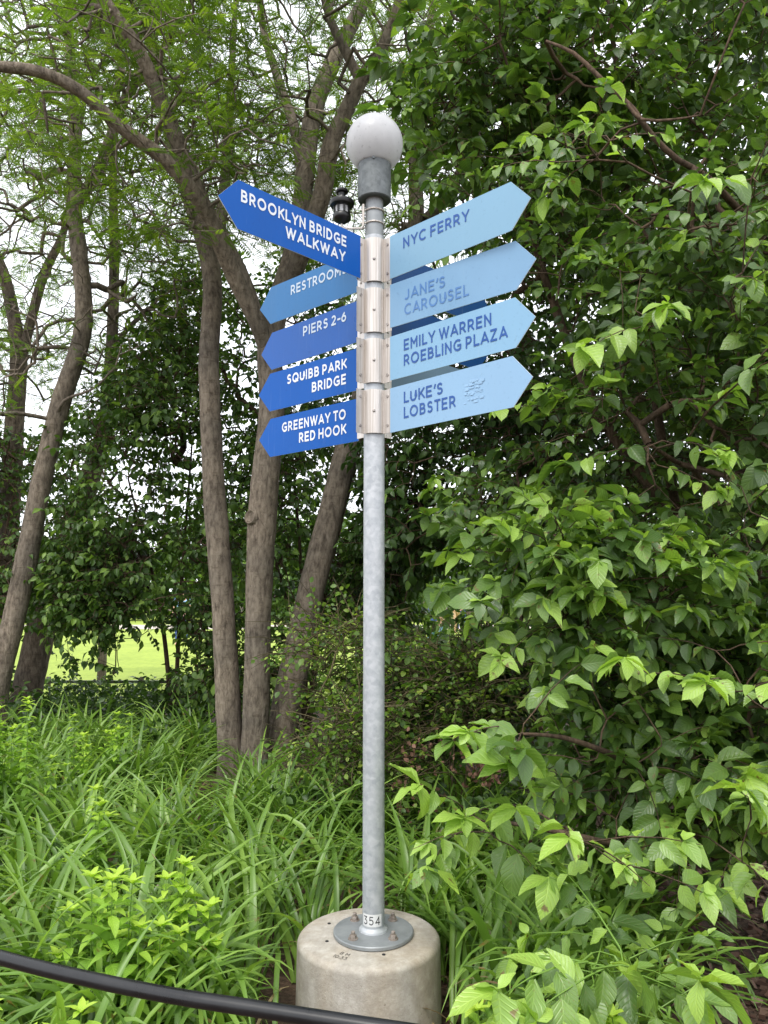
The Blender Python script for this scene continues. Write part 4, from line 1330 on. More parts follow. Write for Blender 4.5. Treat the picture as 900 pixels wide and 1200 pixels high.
b = P(800, 905, 4.9); b[2] = 0
KS = [('trunk', [(800, 985, 4.7), (795, 800, 4.8), (782, 700, 4.85), (778, 600, 4.9), (700, 480, 5.0), (640, 330, 5.1), (600, 180, 5.1), (570, 60, 5.0)], [.05, .045, .042, .038, .032, .026, .02, .012], .3),
      ('trunk', [(806, 985, 4.75), (812, 800, 4.9), (800, 640, 5.0), (770, 480, 5.1), (760, 330, 5.1), (740, 200, 5.0), (720, 60, 4.9), (700, -80, 4.8)], [.042, .038, .034, .03, .026, .022, .018, .012], .3),
      ('trunk', [(815, 985, 4.8), (850, 800, 4.9), (890, 650, 4.9), (910, 480, 4.8), (930, 300, 4.6), (940, 120, 4.4), (940, -80, 4.3)], [.042, .038, .034, .03, .026, .02, .012], .3),
      ('limb', [(870, 250, 4.2), (825, 205, 4.0), (795, 188, 3.9), (765, 160, 3.85), (742, 128, 3.8), (728, 115, 3.8), (700, 88, 3.8), (672, 62, 3.85), (640, 48, 3.9)], [.02, .018, .017, .016, .015, .014, .012, .01, .006], 0),
      ('limb', [(735, 120, 3.8), (752, 140, 3.75), (790, 140, 3.7), (820, 135, 3.7)], [.009, .008, .006, .004], 0),
      ('limb', [(850, 640, 4.6), (820, 560, 4.3), (790, 540, 4.1), (760, 520, 3.9)], [.02, .016, .012, .008], 0)]
blK = [(640, 90, 120, 110, 4.2, 5.6, 4), (560, 130, 80, 110, 4.4, 5.8, 2.2), (760, 60, 160, 130, 3.8, 5.6, 4), (900, 140, 120, 200, 3.4, 5.4, 3.5), (700, 260, 130, 120, 4.2, 5.8, 3), (830, 330, 130, 150, 3.7, 5.6, 3.6),
       (800, 500, 120, 110, 3.8, 5.4, 3), (900, 480, 80, 160, 3.5, 5, 2.4), (700, 520, 90, 160, 4.6, 6, 1.8), (640, 600, 100, 90, 4.8, 6, 1.5), (850, 720, 130, 90, 3.9, 5.2, 2.2), (720, -110, 330, 90, 3.6, 6, 3), (1010, 250, 110, 400, 3.4, 5.4, 3)]  # the blob above the frame is unseen foliage, added to darken the thicket
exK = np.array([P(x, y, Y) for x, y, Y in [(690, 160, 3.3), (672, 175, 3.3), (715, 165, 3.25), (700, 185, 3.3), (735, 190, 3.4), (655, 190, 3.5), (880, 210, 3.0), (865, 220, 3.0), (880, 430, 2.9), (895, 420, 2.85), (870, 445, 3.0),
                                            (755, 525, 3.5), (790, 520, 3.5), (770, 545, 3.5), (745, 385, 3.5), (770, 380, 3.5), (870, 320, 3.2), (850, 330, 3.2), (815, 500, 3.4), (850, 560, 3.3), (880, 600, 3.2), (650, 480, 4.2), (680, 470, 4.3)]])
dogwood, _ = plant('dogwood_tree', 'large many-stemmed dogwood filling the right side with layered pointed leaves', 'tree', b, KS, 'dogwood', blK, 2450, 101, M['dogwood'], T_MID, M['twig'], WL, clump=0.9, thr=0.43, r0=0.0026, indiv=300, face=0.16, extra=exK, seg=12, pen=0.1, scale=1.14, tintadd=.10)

b = P(830, 960, 3.9); b[2] = 0
blF = [(690, 690, 95, 60, 3.2, 4.0, 4), (640, 665, 45, 40, 3.2, 3.8, 1.6), (780, 760, 110, 80, 3.3, 4.2, 3.2), (860, 850, 90, 110, 3.0, 4.0, 3.4), (740, 860, 90, 60, 3.2, 4.1, 2.4), (880, 700, 60, 100, 3.3, 4.2, 2), (800, 950, 110, 60, 3.2, 4.2, 2), (960, 850, 80, 200, 2.9, 4.2, 2)]
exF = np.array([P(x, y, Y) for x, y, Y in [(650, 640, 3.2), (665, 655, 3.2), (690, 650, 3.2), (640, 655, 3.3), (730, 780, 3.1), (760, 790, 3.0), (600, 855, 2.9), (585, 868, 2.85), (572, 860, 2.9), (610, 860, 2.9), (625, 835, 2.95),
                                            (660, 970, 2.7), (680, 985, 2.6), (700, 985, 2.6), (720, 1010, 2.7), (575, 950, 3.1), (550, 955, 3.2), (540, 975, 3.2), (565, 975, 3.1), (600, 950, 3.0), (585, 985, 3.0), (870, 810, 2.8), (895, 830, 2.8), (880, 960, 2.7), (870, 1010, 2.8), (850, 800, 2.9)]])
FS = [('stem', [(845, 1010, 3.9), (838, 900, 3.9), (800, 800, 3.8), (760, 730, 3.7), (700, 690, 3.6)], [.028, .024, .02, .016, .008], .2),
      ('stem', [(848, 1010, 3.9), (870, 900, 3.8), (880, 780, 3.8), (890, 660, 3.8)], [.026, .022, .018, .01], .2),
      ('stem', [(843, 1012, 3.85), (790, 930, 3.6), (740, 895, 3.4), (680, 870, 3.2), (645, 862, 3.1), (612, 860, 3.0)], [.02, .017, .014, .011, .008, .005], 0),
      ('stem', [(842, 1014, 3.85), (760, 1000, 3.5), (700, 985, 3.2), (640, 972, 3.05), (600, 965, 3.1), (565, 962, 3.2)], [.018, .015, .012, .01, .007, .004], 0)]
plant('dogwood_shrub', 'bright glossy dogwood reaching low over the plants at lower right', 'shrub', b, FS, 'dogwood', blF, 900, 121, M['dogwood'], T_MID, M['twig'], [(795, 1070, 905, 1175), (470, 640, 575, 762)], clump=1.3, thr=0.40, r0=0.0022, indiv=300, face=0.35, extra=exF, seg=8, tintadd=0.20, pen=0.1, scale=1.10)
b = P(745, 1240, 2.35); b[2] = 0
plant('dogwood_seedling', 'low dogwood sucker with large fresh ribbed leaves at the bottom edge', 'shrub', b,
      [('stem', [(745, 1330, 2.35), (750, 1240, 2.35), (740, 1160, 2.3), (720, 1120, 2.3)], [.008, .007, .005, .003], 0), ('stem', [(748, 1330, 2.36), (775, 1240, 2.35), (785, 1180, 2.3)], [.007, .006, .003], 0)],
      'dogwood', [(745, 1150, 55, 45, 2.15, 2.45, 3), (715, 1120, 35, 25, 2.2, 2.5, 1), (775, 1180, 30, 20, 2.2, 2.4, 1)], 20, 131, M['dogwood'], T_MID, M['green_stem'], (), clump=0, indiv=200, r0=0.0016, face=0.35, tintadd=0.42, seg=6, zmin=0.05, scale=1.25)

# ---- wiry small-leaved bush right of the three trunks
def arching(cx, cy, Y, n, spread, h, seed, r_=0.004):
    r = np.random.default_rng(seed); b = P(cx, cy, Y); b[2] = 0
    out = []
    for i in range(n):
        a = r.uniform(0, 2 * math.pi); q = b + np.array([math.cos(a), math.sin(a), 0]) * r.uniform(0, .25)
        hh = h * r.uniform(.6, 1.1); sp_ = spread * r.uniform(.3, 1.0); a2 = r.uniform(0, 2 * math.pi)
        d = np.array([math.cos(a2), math.sin(a2) * .6, 0])
        pts = [q, q + d * sp_ * .25 + [0, 0, hh * .6], q + d * sp_ * .6 + [0, 0, hh], q + d * sp_ + [0, 0, hh * .82], q + d * sp_ * 1.3 + [0, 0, hh * .5]]
        out.append(('cane', [tuple(x) for x in pts], [r_, r_ * .9, r_ * .7, r_ * .5, r_ * .25], 0))
    return out
for i, (lb, cx, cy, Y, n, bl, ns) in enumerate([
    ('wiry bush with tiny yellow-green leaves between the trunks and the pole', 410, 950, 5.4, 12, [(412, 790, 45, 60, 5.0, 6.2, 3), (395, 860, 40, 50, 5.0, 5.8, 1.4), (380, 760, 45, 25, 5.0, 5.8, .6), (430, 900, 60, 60, 5.0, 5.8, 2)], 420),
    ('tangled wiry bush with dead twigs just right of the pole', 520, 950, 5.2, 12, [(500, 810, 70, 60, 4.8, 6.0, 3), (560, 800, 50, 60, 5.0, 6.0, 2), (500, 890, 60, 60, 4.8, 5.6, 2)], 420)]):
    bb = P(cx, cy, Y); bb[2] = 0
    plant('wiry_bush', lb, 'bush', bb, arching(cx, cy, Y, n, 0.55, 0.95, 70 + i), 'small', bl, ns, 141 + i * 7, M['small'], T_OVAL, M['wiry'], [(478, 600, 560, 768)], clump=1.1, thr=0.53, soft=0.08, r0=0.0012, seg=5, jit=0.6, scale=1.65, up=.1, group='wiry small-leaved bushes', fol='small_leaves')
# withered leaves caught in the bush
r = np.random.default_rng(8)
p = fill([(520, 900, 60, 50, 4.7, 5.2, 2), (480, 915, 20, 60, 4.6, 5.1, 1), (570, 905, 20, 16, 4.6, 4.8, 1.2)], 230, 9, (), 0)
db = bpy.data.objects.get('wiry_bush.001')
n = len(p)
foliage('withered_leaves', T_OVAL, (p, r.normal(size=(n, 3)), r.normal(size=(n, 3)), r.uniform(.02, .045, n), r.random(n)), M['dead'], db)

# ---- daylilies: arching straps
def strap_mesh(bp, az, L, e0, bend, wd, twist, tint, seg=9, org=np.zeros(3), tipdrop=0.0):
    n = len(bp)
    t = np.linspace(0, 1, seg + 1)
    el = e0[:, None] - bend[:, None] * (t[None] ** 1.5)
    ds = L[:, None] / seg
    cx = np.cumsum(np.concatenate([np.zeros((n, 1)), (np.cos(el[:, :-1]) * ds)], 1), 1)
    cz = np.cumsum(np.concatenate([np.zeros((n, 1)), (np.sin(el[:, :-1]) * ds)], 1), 1)
    azt = az[:, None] + twist[:, None] * t[None]
    dx, dy = np.cos(azt), np.sin(azt)
    C = np.stack([bp[:, None, 0] + cx * np.cos(az)[:, None] + (cx * 0.15) * (dx - np.cos(az)[:, None]), bp[:, None, 1] + cx * np.sin(az)[:, None] + (cx * .15) * (dy - np.sin(az)[:, None]), bp[:, None, 2] + cz], 2)
    side = np.stack([-dy, dx, np.sin(twist)[:, None] * t[None] * .6], 2)
    w_ = wd[:, None] * np.minimum(1, (0.55 + 1.6 * t[None])) * np.clip((1 - t[None]) * 2.6, 0.03, 1) ** .8 * .5
    nrm = np.stack([-np.sin(el) * dx, -np.sin(el) * dy, np.cos(el)], 2)
    Lf = C + side * w_[..., None] + nrm * (w_ * .45)[..., None]
    Rt = C - side * w_[..., None] + nrm * (w_ * .45)[..., None]
    V = np.stack([Lf, C, Rt], 2)                         # n, seg+1, 3, 3
    V[..., 2] = np.maximum(V[..., 2], 0.012 + 0.01 * np.arange(3) * 0)
    k = (seg + 1) * 3
    f = []
    for j in range(seg):
        for i in range(2):
            f.append((j * 3 + i, (j + 1) * 3 + i, (j + 1) * 3 + i + 1, j * 3 + i + 1))
    f = np.array(f)
    F = (f[None] + (np.arange(n) * k)[:, None, None]).reshape(-1, 4)
    UV = np.tile(np.stack([np.tile([0, .5, 1], seg + 1), np.repeat(t, 3)], 1), (n, 1))
    return (V.reshape(-1, 3) - org), F, UV, np.repeat(tint, k)

# a few strap shapes shared by the single blades of the near clumps
r = np.random.default_rng(77)
STRAP = []
for i in range(14):
    V, F, UV, T = strap_mesh(np.zeros((1, 3)), np.zeros(1), np.array([1.0]), np.array([math.radians(r.uniform(62, 84))]), np.array([math.radians(r.uniform(60, 165))]), np.array([r.uniform(.028, .042)]), np.array([r.normal() * .5]), np.array([r.uniform(.15, .95)]))
    V[:, 2] = V[:, 2]
    me = np_mesh('strap', V, F, UV, T); me.materials.append(M['lily']); STRAP.append(me)

def over_block(W):
    """true for straps (n, k, 3) that would lie across the concrete block as built"""
    R_ = RB + 0.03
    d = np.hypot(W[..., 0] - (PX - 0.018), W[..., 1] - PY)
    inside = ((d < R_) & (W[..., 2] < 0.75)).any(-1)
    # or cut the line between the block and the path in front of it
    front = ((abs(W[..., 0] * PY / np.maximum(W[..., 1], .1) - (PX - 0.018)) < RB * 1.02) & (W[..., 1] < PY)).any(-1)
    return inside | front
STRAPV = []
for me in STRAP:
    v_ = np.zeros(len(me.vertices) * 3, np.float32); me.vertices.foreach_get('co', v_); STRAPV.append(v_.reshape(-1, 3))
def clump(label, x, y, n, hgt, seed, lean=None, group='daylily clumps', name='daylily_clump', zb=0.0):
    r = np.random.default_rng(seed)
    t = thing(name, label, 'plant', (x, y, zb), group)
    for i in range(n):
        si = int(r.integers(0, len(STRAP)))
        a = r.uniform(0, 2 * math.pi) if lean is None or r.random() < .45 else lean + r.normal() * .6
        s_ = hgt * r.uniform(.6, 1.25)
        lo = (r.normal() * .045, r.normal() * .045, 0); sy_ = s_ * r.uniform(.8, 1.3)
        vv = STRAPV[si] * [s_, sy_, s_]
        ww = np.stack([x + lo[0] + vv[:, 0] * math.cos(a) - vv[:, 1] * math.sin(a), y + lo[1] + vv[:, 0] * math.sin(a) + vv[:, 1] * math.cos(a), vv[:, 2]], 1)
        if over_block(ww[None])[0]: continue
        o = bpy.data.objects.new('blade', STRAP[si])
        COL.objects.link(o); o.parent = t
        o.location = lo
        o.rotation_euler = (r.normal() * .03, r.normal() * .03, a)
        o.scale = (s_, sy_, s_)
    return t
def gxy(px, py):
    q = PZ(px, py, 0.0); return q[0], q[1]
CL = [
 ('daylily clump hard against the left side of the concrete block', -0.56, 3.02, 46, .62, 2.6),
 ('daylily clump behind the concrete block, left of the pole foot', -0.30, 3.50, 44, .60, 2.0),
 ('tall daylily clump just right of the concrete block', 0.44, 3.02, 46, .62, .6),
 ('daylily clump behind the concrete block, right of the pole foot', 0.20, 3.52, 40, .62, 1.2),
 ('daylily clump right of the pole below the low dogwood branch', 0.55, 3.25, 34, .58, .2),
 ('daylily clump above the middle of the black rail', -0.85, 2.85, 48, .64, 3.0),
 ('daylily clump spilling toward the rail at lower left', -1.30, 2.95, 46, .62, 3.6),
 ('daylily clump at the left edge just above the rail', -1.72, 3.10, 46, .62, 3.3),
 ('daylily clump left of the block in the second row', -0.95, 3.42, 44, .60, 2.4),
 ('daylily clump in the second row toward the left edge', -1.55, 3.65, 44, .62, 2.8),
 ('daylily clump midway between the trunks and the block', -0.68, 4.05, 42, .58, 2.0),
 ('daylily clump in front of the left trunk base', -1.15, 4.30, 42, .60, 2.2),
 ('daylily clump at the left edge level with the trunk bases', -2.10, 4.25, 42, .62, 2.9),
 ('daylily clump in the middle of the left bed', -1.68, 4.50, 42, .60, 2.6),
]
for i, (lb, x, y, n, h, ln) in enumerate(CL): clump(lb, x, y, int(n * .8), h * 1.18, 300 + i, ln)

# the rest of the bed, which nobody could count
r = np.random.default_rng(15)
bx_ = []; 
while len(bx_) < 150:
    y = r.uniform(2.7, 8.2); x = r.uniform(-0.62 * y - .3, -0.02 * y)
    if y < 4.4 and x > -0.55: continue
    if abs(y - 6.8) < .45 and -1.6 < x < -0.6: continue
    if y > 5 and x > -0.15 * y: continue
    bx_.append((x, y))
for i in range(26):
    bx_.append((r.uniform(.25, 1.1), r.uniform(2.7, 4.3)))
for i in range(26):
    y = r.uniform(3.75, 5.6); bx_.append((r.uniform(-.17, .16) * y, y))
for i in range(12):
    bx_.append((r.uniform(-1.0, -.48), r.uniform(2.3, 2.95)))
bx_ = np.array(bx_)
cc = np.repeat(np.arange(len(bx_)), 27); n = len(cc)
bp = np.stack([bx_[cc, 0] + r.normal(size=n) * .07, bx_[cc, 1] + r.normal(size=n) * .07, np.zeros(n)], 1)
az_, ln_ = r.uniform(0, 6.28, n), r.uniform(.42, .88, n)
V, F, UV, T = strap_mesh(bp, az_, ln_, np.radians(r.uniform(56, 86, n)), np.radians(r.uniform(50, 170, n)), r.uniform(.018, .030, n), r.normal(size=n) * .5, np.clip(r.normal(.5, .25, n), 0, 1), seg=8)
ko = ~over_block(V.reshape(n, -1, 3)); kk = len(V) // n
keep = np.repeat(ko, kk); remap = np.cumsum(keep) - 1
F = remap[F[np.repeat(ko, len(F) // n)]]; V, UV, T = V[keep], UV[keep], T[keep]
o = link('daylily_bed', np_mesh('daylily_bed', V, F, UV, T), M['lily']); o['kind'] = 'stuff'
tag(o, 'mass of arching strap leaves filling the bed between the clumps', 'plants')
TRI[0] += len(F) * 2

n = 520
bi = r.integers(0, len(bx_), n)
bp = np.stack([bx_[bi, 0] + r.normal(size=n) * .09, bx_[bi, 1] + r.normal(size=n) * .09, np.zeros(n)], 1)
V, F, UV, T = strap_mesh(bp, r.uniform(0, 6.28, n), r.uniform(.3, .6, n), np.radians(r.uniform(30, 80, n)), np.radians(r.uniform(90, 190, n)), r.uniform(.007, .015, n), r.normal(size=n), r.random(n), seg=8)
M['straw'] = leafmat('straw_leaf', [(0, (0.20, 0.14, 0.07)), (1, (0.42, 0.33, 0.18))], .25, .7, 0, .2, (1, 1, 1))
o = link('withered_straps', np_mesh('withered_straps', V, F, UV, T), M['straw']); o['kind'] = 'stuff'
tag(o, 'dry straw-coloured leaves lying among the green straps', 'plants')

# ---- bright weeds
def weed(label, x, y, n, h, seed, spread=.14, name='leafy_weed', mat='weed', ls=1.0):
    r = np.random.default_rng(seed)
    t = thing(name, label, 'plant', (x, y, 0), 'bright leafy weeds')
    P_, A_, N_, S_, T_ = [], [], [], [], []
    mb = MB()
    for i in range(n):
        bx0 = np.array([x + r.normal() * spread, y + r.normal() * spread * .8, 0])
        hh = h * r.uniform(.6, 1.1)
        tp = bx0 + [r.normal() * .05, r.normal() * .05, hh]
        mb.tube([bx0, (bx0 + tp) / 2 + r.normal(size=3) * .01, tp], [.0028, .0024, .0016], 5)
        k = int(hh / .036)
        a0 = r.uniform(0, 6.28)
        for j in range(2, k + 1):
            u = j / k; q = bx0 * (1 - u) + tp * u
            for s_ in (0, 1):
                a = a0 + j * math.pi / 2 + s_ * math.pi
                el = -.25 + .7 * u ** 4 + r.normal() * .15
                P_.append(q); A_.append((math.cos(a) * math.cos(el), math.sin(a) * math.cos(el), math.sin(el)))
                N_.append((-math.cos(a) * math.sin(el), -math.sin(a) * math.sin(el), math.cos(el)))
                S_.append(ls * 1.2 * (.080 - .035 * u ** 3) * r.uniform(.8, 1.15)); T_.append(np.clip(.15 + .75 * u ** 3 + r.normal() * .1, 0, 1))
        for s_ in range(4):
            a = a0 + s_ * math.pi / 2 + .4
            P_.append(tp); A_.append((math.cos(a) * .7, math.sin(a) * .7, .7)); N_.append((-math.cos(a), -math.sin(a), 1.)); S_.append(ls * .05); T_.append(1.)
    fr = [np.array(q, float) for q in (P_, A_, N_, S_, T_)]
    mb.build('stems', M['green_stem'], t)['kind'] = 'stuff'
    rest = leaf_objects(fr, M[mat], t, 90, key='weed')
    foliage('leaves', T_WEED, [q[rest] for q in fr], M[mat], t)
    return t
for i, (lb, px, py, Y, n, h, sd) in enumerate([
    ('bright yellow-green leafy weed in front of the daylilies, above the rail', 170, 1110, 2.80, 14, .66, .075),
    ('bright leafy weed just right of its taller twin above the rail', 232, 1090, 2.85, 10, .66, .06),
    ('small bright weed left of the taller ones above the rail', 128, 1120, 2.75, 7, .56, .06),
    ('patch of bright weeds below the rail in the lower left corner', 40, 1180, 2.25, 13, .46, .13),
    ('patch of bright weeds below the rail near the middle left', 135, 1190, 2.25, 11, .43, .11),
    ('bright weed at the bottom edge right of the block', 590, 1200, 2.45, 8, .42, .06),
    ('bright weed beside the big ribbed leaves at the bottom', 680, 1200, 2.4, 9, .44, .08),
    ('lone bright weed in the middle of the daylily bed', 110, 1000, 3.9, 6, .62, .06)]):
    q = P(px, py, Y)
    weed(lb, q[0], Y, n, h, 400 + i, sd)
for i, (lb, px, Y, n, h) in enumerate([('pale green bushy plant at the left edge above the daylilies', -45, 4.7, 42, .92), ('pale leafy plant among the daylilies before the trunks', 118, 5.6, 14, .70)]):
    q = P(px, 900, Y); weed(lb, q[0], Y, n, h, 430 + i, .15 if i == 0 else .1, 'bushy_plant', ls=.9)

# ---- undergrowth behind the bed, mulch and chips, thin grass
r = np.random.default_rng(21)
n = 3400
Y = r.uniform(4.6, 12.5, n); x = r.uniform(-0.75, 0.75, n) * Y
hh = r.uniform(.05, .55, n) ** 1.2
Y[:700] = r.uniform(8.4, 10.2, 700); x[:700] = r.uniform(-.6, -.18, 700) * Y[:700]; hh[:700] = r.uniform(.05, .50, 700)
p = np.stack([x, Y, hh], 1)
lawnpx, _ = proj(p)
ok = ~((Y < 7) & (lawnpx < 330)) & ~((Y < 6) & (lawnpx > 640)) & ~((Y > 10.5) & (lawnpx > 45) & (lawnpx < 250) & (hh > .36)) & ~((abs(Y - 6.8) < .3) & (x > -1.5) & (x < -.7))
p = p[ok]; n = len(p)
fr, tw = leafy('broad', p, r.normal(size=(n, 3)), 5, .2, .5, .9, 0, -.1)
V, F, UV, T = inst(T_LOW, *fr, np.zeros(3)); TRI[0] += len(F) * 2
o = link('undergrowth', np_mesh('undergrowth', V, F, UV, T), M['broad']); o['kind'] = 'stuff'
tag(o, 'low dark leafy undergrowth on the ground beneath the shrubs', 'undergrowth')
n = 9000
chip = (np.array([(-.5, -.5, 0), (.5, -.4, 0), (.45, .5, .1), (-.4, .45, .12)]), np.array([(0, 1, 2, 3)]), np.zeros((4, 2)))
x = r.uniform(.2, 2.6, n); y = r.uniform(1.7, 5.5, n)
V, F, UV, T = inst(chip, np.stack([x, y, r.uniform(.003, .02, n)], 1), r.normal(size=(n, 3)) * [1, 1, .25], np.tile([0, 0, 1.], (n, 1)) + r.normal(size=(n, 3)) * .3, r.uniform(.012, .045, n), r.random(n), np.zeros(3))
M['chip'] = leafmat('bark_chip', [(0, (0.045, 0.022, 0.014)), (.5, (0.11, 0.06, 0.042)), (1, (0.24, 0.16, 0.12))], 0.0, .9, 0, .2)
o = link('bark_mulch', np_mesh('bark_mulch', V, F, UV, T, smooth=False), M['chip']); o['kind'] = 'stuff'
tag(o, 'reddish brown bark mulch on the ground at lower right', 'mulch')
M['drygrass'] = leafmat('grey_green_grass', [(0, (0.10, 0.15, 0.06)), (1, (0.30, 0.36, 0.19))], .3, .6)
n = 900
bp = np.stack([r.normal(1.13, .16, n), r.normal(2.35, .14, n), np.zeros(n)], 1)
V, F, UV, T = strap_mesh(bp, r.uniform(0, 6.28, n), r.uniform(.12, .26, n), np.radians(r.uniform(30, 85, n)), np.radians(r.uniform(20, 110, n)), r.uniform(.002, .004, n), r.normal(size=n) * .4, r.random(n), seg=5)
o = link('grass_tuft', np_mesh('grass_tuft', V, F, UV, T), M['drygrass']); o['kind'] = 'stuff'
tag(o, 'thin grey-green grass on the mulch in the lower right corner', 'grass')

# ---- beyond: added darkening hedge, distant wood, fence posts
def mass(name, label, blobs_w, n, seed, mat, sc, cat):
    """blobs in metres (x, y, z, rx, ry, rz, weight)"""
    r = np.random.default_rng(seed)
    B = np.array(blobs_w, float); wt = B[:, 6] / B[:, 6].sum()
    b = B[r.choice(len(B), n, p=wt)]
    v = r.normal(size=(n, 3)); v /= np.linalg.norm(v, axis=1)[:, None]
    q = v * (r.random(n) ** .3)[:, None]
    p = b[:, :3] + q * b[:, 3:6]
    p[:, 2] = np.maximum(p[:, 2], .05)
    V, F, UV, T = inst(T_OVAL, p, r.normal(size=(n, 3)), v + r.normal(size=(n, 3)) * .5 + [0, -.2, .4], sc * r.uniform(.6, 1.3, n), np.clip(r.normal(.5, .25, n), 0, 1), np.zeros(3))
    TRI[0] += len(F) * 2
    o = link(name, np_mesh(name, V, F, UV, T), mat); o['kind'] = 'stuff'
    return tag(o, label, cat)
r = np.random.default_rng(2)
bl = []
for i in range(26):
    x = -34 + i * 2.7 + r.normal() * .6
    rx, rz = r.uniform(2.2, 3.6), r.uniform(2.2, 4.2)
    bl.append((x, 46 + r.uniform(0, 8), rz * .95, rx, 2.4, rz, rx * rz))
    bl.append((x + 1, 44, 1.2, 2.2, 1.2, 1.4, 3))
mass('distant_wood', 'dark line of trees beyond the far side of the lawn', bl, 26000, 3, M['broad'], .55, 'woodland')
bl = []
for i in range(16):
    x = 0.2 + i * 1.2 + r.normal() * .2
    bl.append((x, 15 + r.uniform(-.6, 1.5), 1.7 + r.uniform(-.3, .6), 1.2, .9, 1.8, 1))
bl = [b_ for b_ in bl if not (.7 < b_[0] < 2.6)] 
mass('darkening_hedge', 'hedge added behind the thicket to darken the view right of the pole', bl, 14000, 4, M['broad'], .2, 'hedge')  # leaf mass added behind the shrubs to darken the view right of centre

fp = P(119, 795, 13.8); fp[2] = 0
t = thing('fence_post', 'short weathered wooden post at the edge of the bright lawn', 'post', fp)
mb = MB(); mb.box(fp + [0, 0, .48], (.125, .125, 1.0)); mb.build('post_shaft', M['wood'], t, bevel=.01)
mb = MB(); mb.box(fp + [0, 0, .99], (.10, .10, .03)); mb.build('post_cap', M['wood'], t, bevel=.008)
cb = thing('lawn_edging', 'low dark edging rail along the near side of the lawn', 'edging', (fp[0], 13.45, 0))
mb = MB(); mb.box([fp[0], 13.45, .12], (5.5, .04, .05)); mb.build('edging_board', M['black_pipe'], cb)
for k in range(4):
    mb = MB(); mb.box([fp[0] - 2.4 + 1.6 * k, 13.5, .10], (.06, .06, .20)); mb.build('edging_stake', M['wood'], cb)
fx = P(563, 715, 24)
t = thing('paddock_fence', 'weathered wooden fence of short posts beyond the lawn right of the pole', 'fence', (fx[0], 24, 0))
for k, px in enumerate((556, 563, 571, 580)):
    q = P(px, 715, 24)
    mb = MB(); mb.box([q[0], 24, .62], (.09, .09, 1.25)); mb.build('post', M['wood'], t)
for z in (.55, 1.0):
    mb = MB(); mb.box([fx[0] + .2, 24.07, z], (1.3, .03, .09)); mb.build('rail', M['wood'], t)

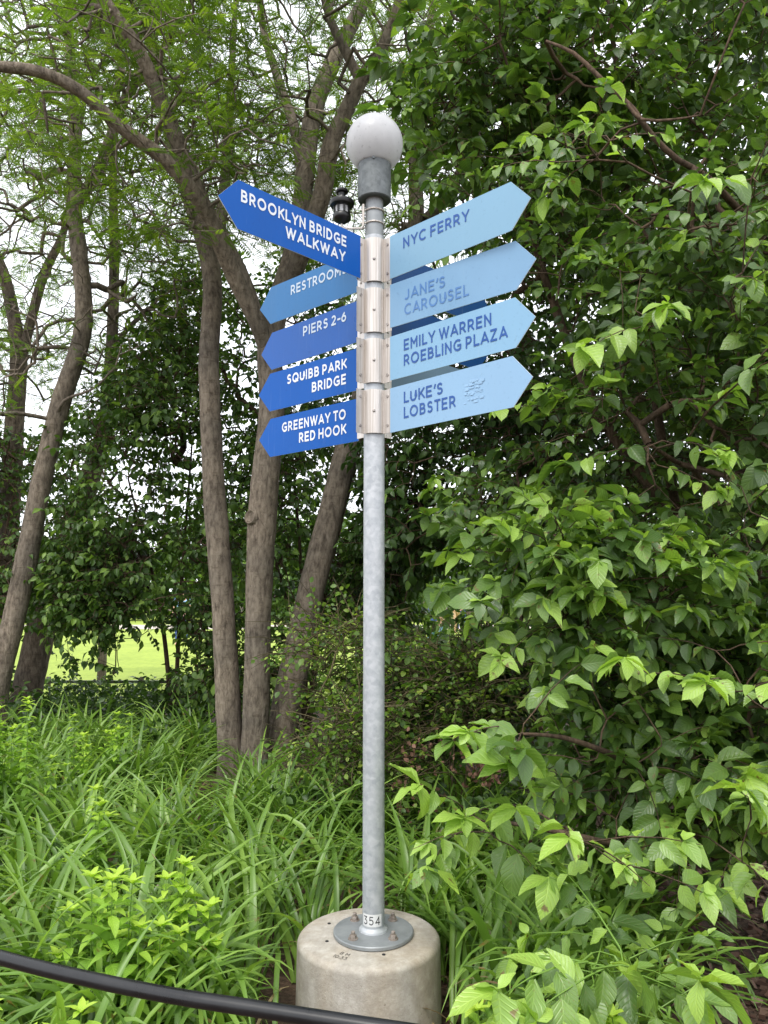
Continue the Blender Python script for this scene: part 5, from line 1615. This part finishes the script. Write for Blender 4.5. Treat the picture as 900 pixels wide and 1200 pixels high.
# ---- people on the lawn
SKIN = simple('skin', (0.50, 0.30, 0.21), .55)
def skinned(name, chain, edges, radii, mat, parent, sub=1):
    org = ORG[parent.name]
    me = bpy.data.meshes.new(name)
    me.from_pydata([tuple(np.array(q) ) for q in chain], edges, [])
    o = link(name, me, mat, parent)
    sk = o.modifiers.new('skin', 'SKIN'); sk.use_smooth_shade = True
    for v, rr_ in zip(me.skin_vertices[0].data, radii): v.radius = rr_ if isinstance(rr_, tuple) else (rr_, rr_)
    me.skin_vertices[0].data[0].use_root = True
    s_ = o.modifiers.new('sub', 'SUBSURF'); s_.levels = sub; s_.render_levels = sub + 1
    return o
def person(label, x, y, rz, shirt, trousers, hair, step=.12, arm=.35, h=1.7, z=0.03, cap=None):
    t = thing('person', label, 'person', (x, y, z), 'people on the lawn')
    t.rotation_euler = (0, 0, rz)
    k = h / 1.7
    S = lambda L: [tuple(k * c for c in q) for q in L]
    b = S([(0, 0, .92), (0, 0, 1.12), (0, 0, 1.36), (0, 0, 1.46), (0, -.01, 1.56), (0, -.01, 1.64),
           (-.10, 0, .86), (-.11, -step, .47), (-.11, -step * .6, .07), (-.11, -step - .14, .03),
           (.10, 0, .86), (.11, step, .47), (.11, step * 1.6, .09), (.11, step * 1.6 - .14, .03),
           (-.19, 0, 1.38), (-.25, arm * .2, 1.12), (-.24, -arm * .5, .92), (-.24, -arm * .6, .84),
           (.19, 0, 1.38), (.25, -arm * .2, 1.12), (.24, -arm * .9, 1.0), (.23, -arm * 1.1, .96)])
    e = [(0, 1), (1, 2), (2, 3), (3, 4), (4, 5), (0, 6), (6, 7), (7, 8), (8, 9), (0, 10), (10, 11), (11, 12), (12, 13), (2, 14), (14, 15), (15, 16), (16, 17), (2, 18), (18, 19), (19, 20), (20, 21)]
    rd = [(.14, .10), (.12, .09), (.15, .10), .05, (.075, .09), (.07, .085), .085, .055, .035, .03, .085, .055, .035, .03, .055, .042, .032, .035, .055, .042, .032, .035]
    skinned('body', b, e, rd, SKIN, t)
    c = S([(0, 0, .96), (0, 0, 1.14), (0, 0, 1.39), (-.19, 0, 1.385), (-.235, arm * .12, 1.20), (.19, 0, 1.385), (.235, -arm * .12, 1.20)])
    skinned('shirt', c, [(0, 1), (1, 2), (2, 3), (3, 4), (2, 5), (5, 6)], [(.165, .12), (.15, .115), (.17, .12), .075, .065, .075, .065], shirt, t)
    c = S([(0, 0, .96), (-.10, 0, .84), (-.11, -step, .47), (-.11, -step * .6, .14), (.10, 0, .84), (.11, step, .47), (.11, step * 1.55, .16)])
    skinned('trousers', c, [(0, 1), (1, 2), (2, 3), (0, 4), (4, 5), (5, 6)], [(.16, .12), .105, .075, .06, .105, .075, .06], trousers, t)
    c = S([(0, .015, 1.60), (0, .012, 1.69)])
    skinned('hair', c, [(0, 1)], [(.088, .098), (.08, .09)], hair, t)
    if cap is not None:
        mb = MB(); mb.lathe(ORG[t.name] + np.array([0, -.01, 1.70 * k]), [(.10, -.02), (.11, .0), (.10, .05), (.05, .085), (.01, .09)], 16)
        mb.box(ORG[t.name] + np.array([0, -.13, 1.695 * k]), (.14, .11, .012)); mb.build('cap', cap, t)
    return t
C_ = lambda n_, c: simple(n_, c, .8)
blue_s, lt_blue, red_s, tan_s, white_s = C_('blue_shirt_cloth', (.06, .10, .30)), C_('light_blue_denim', (.22, .38, .60)), C_('red_cloth', (.50, .03, .03)), C_('tan_cloth', (.45, .30, .18)), C_('pale_cloth', (.60, .62, .66))
dark_h, blond_h, beige_c = C_('brown_hair', (.05, .03, .02)), C_('fair_hair', (.36, .24, .13)), C_('beige_cap_cloth', (.55, .45, .36))
q = P(511, 720, 17.5)
person('person in blue T-shirt, light blue trousers and beige cap, right of the pole', q[0], 17.5, 2.2, blue_s, lt_blue, blond_h, cap=beige_c, h=1.58)
q = P(534, 720, 31); person('person in tan clothes standing far off on the lawn', q[0], 31, .4, tan_s, tan_s, dark_h)
q = P(540, 720, 31.5); person('person in dark blue standing beside the one in tan', q[0], 31.5, -.4, blue_s, blue_s, dark_h)
q = P(398, 720, 26); person('person in a pale shirt seen through leaves left of the pole', q[0], 26, 1.2, white_s, lt_blue, dark_h)
q = P(420, 720, 27); person('person in a red shirt right beside the left edge of the pole', q[0], 27, -1.2, red_s, white_s, dark_h)
q = P(213, 720, 24); person('person in light blue seen through the left shrub', q[0], 24, 0, lt_blue, blue_s, dark_h)
print('TRIS', TRI[0])
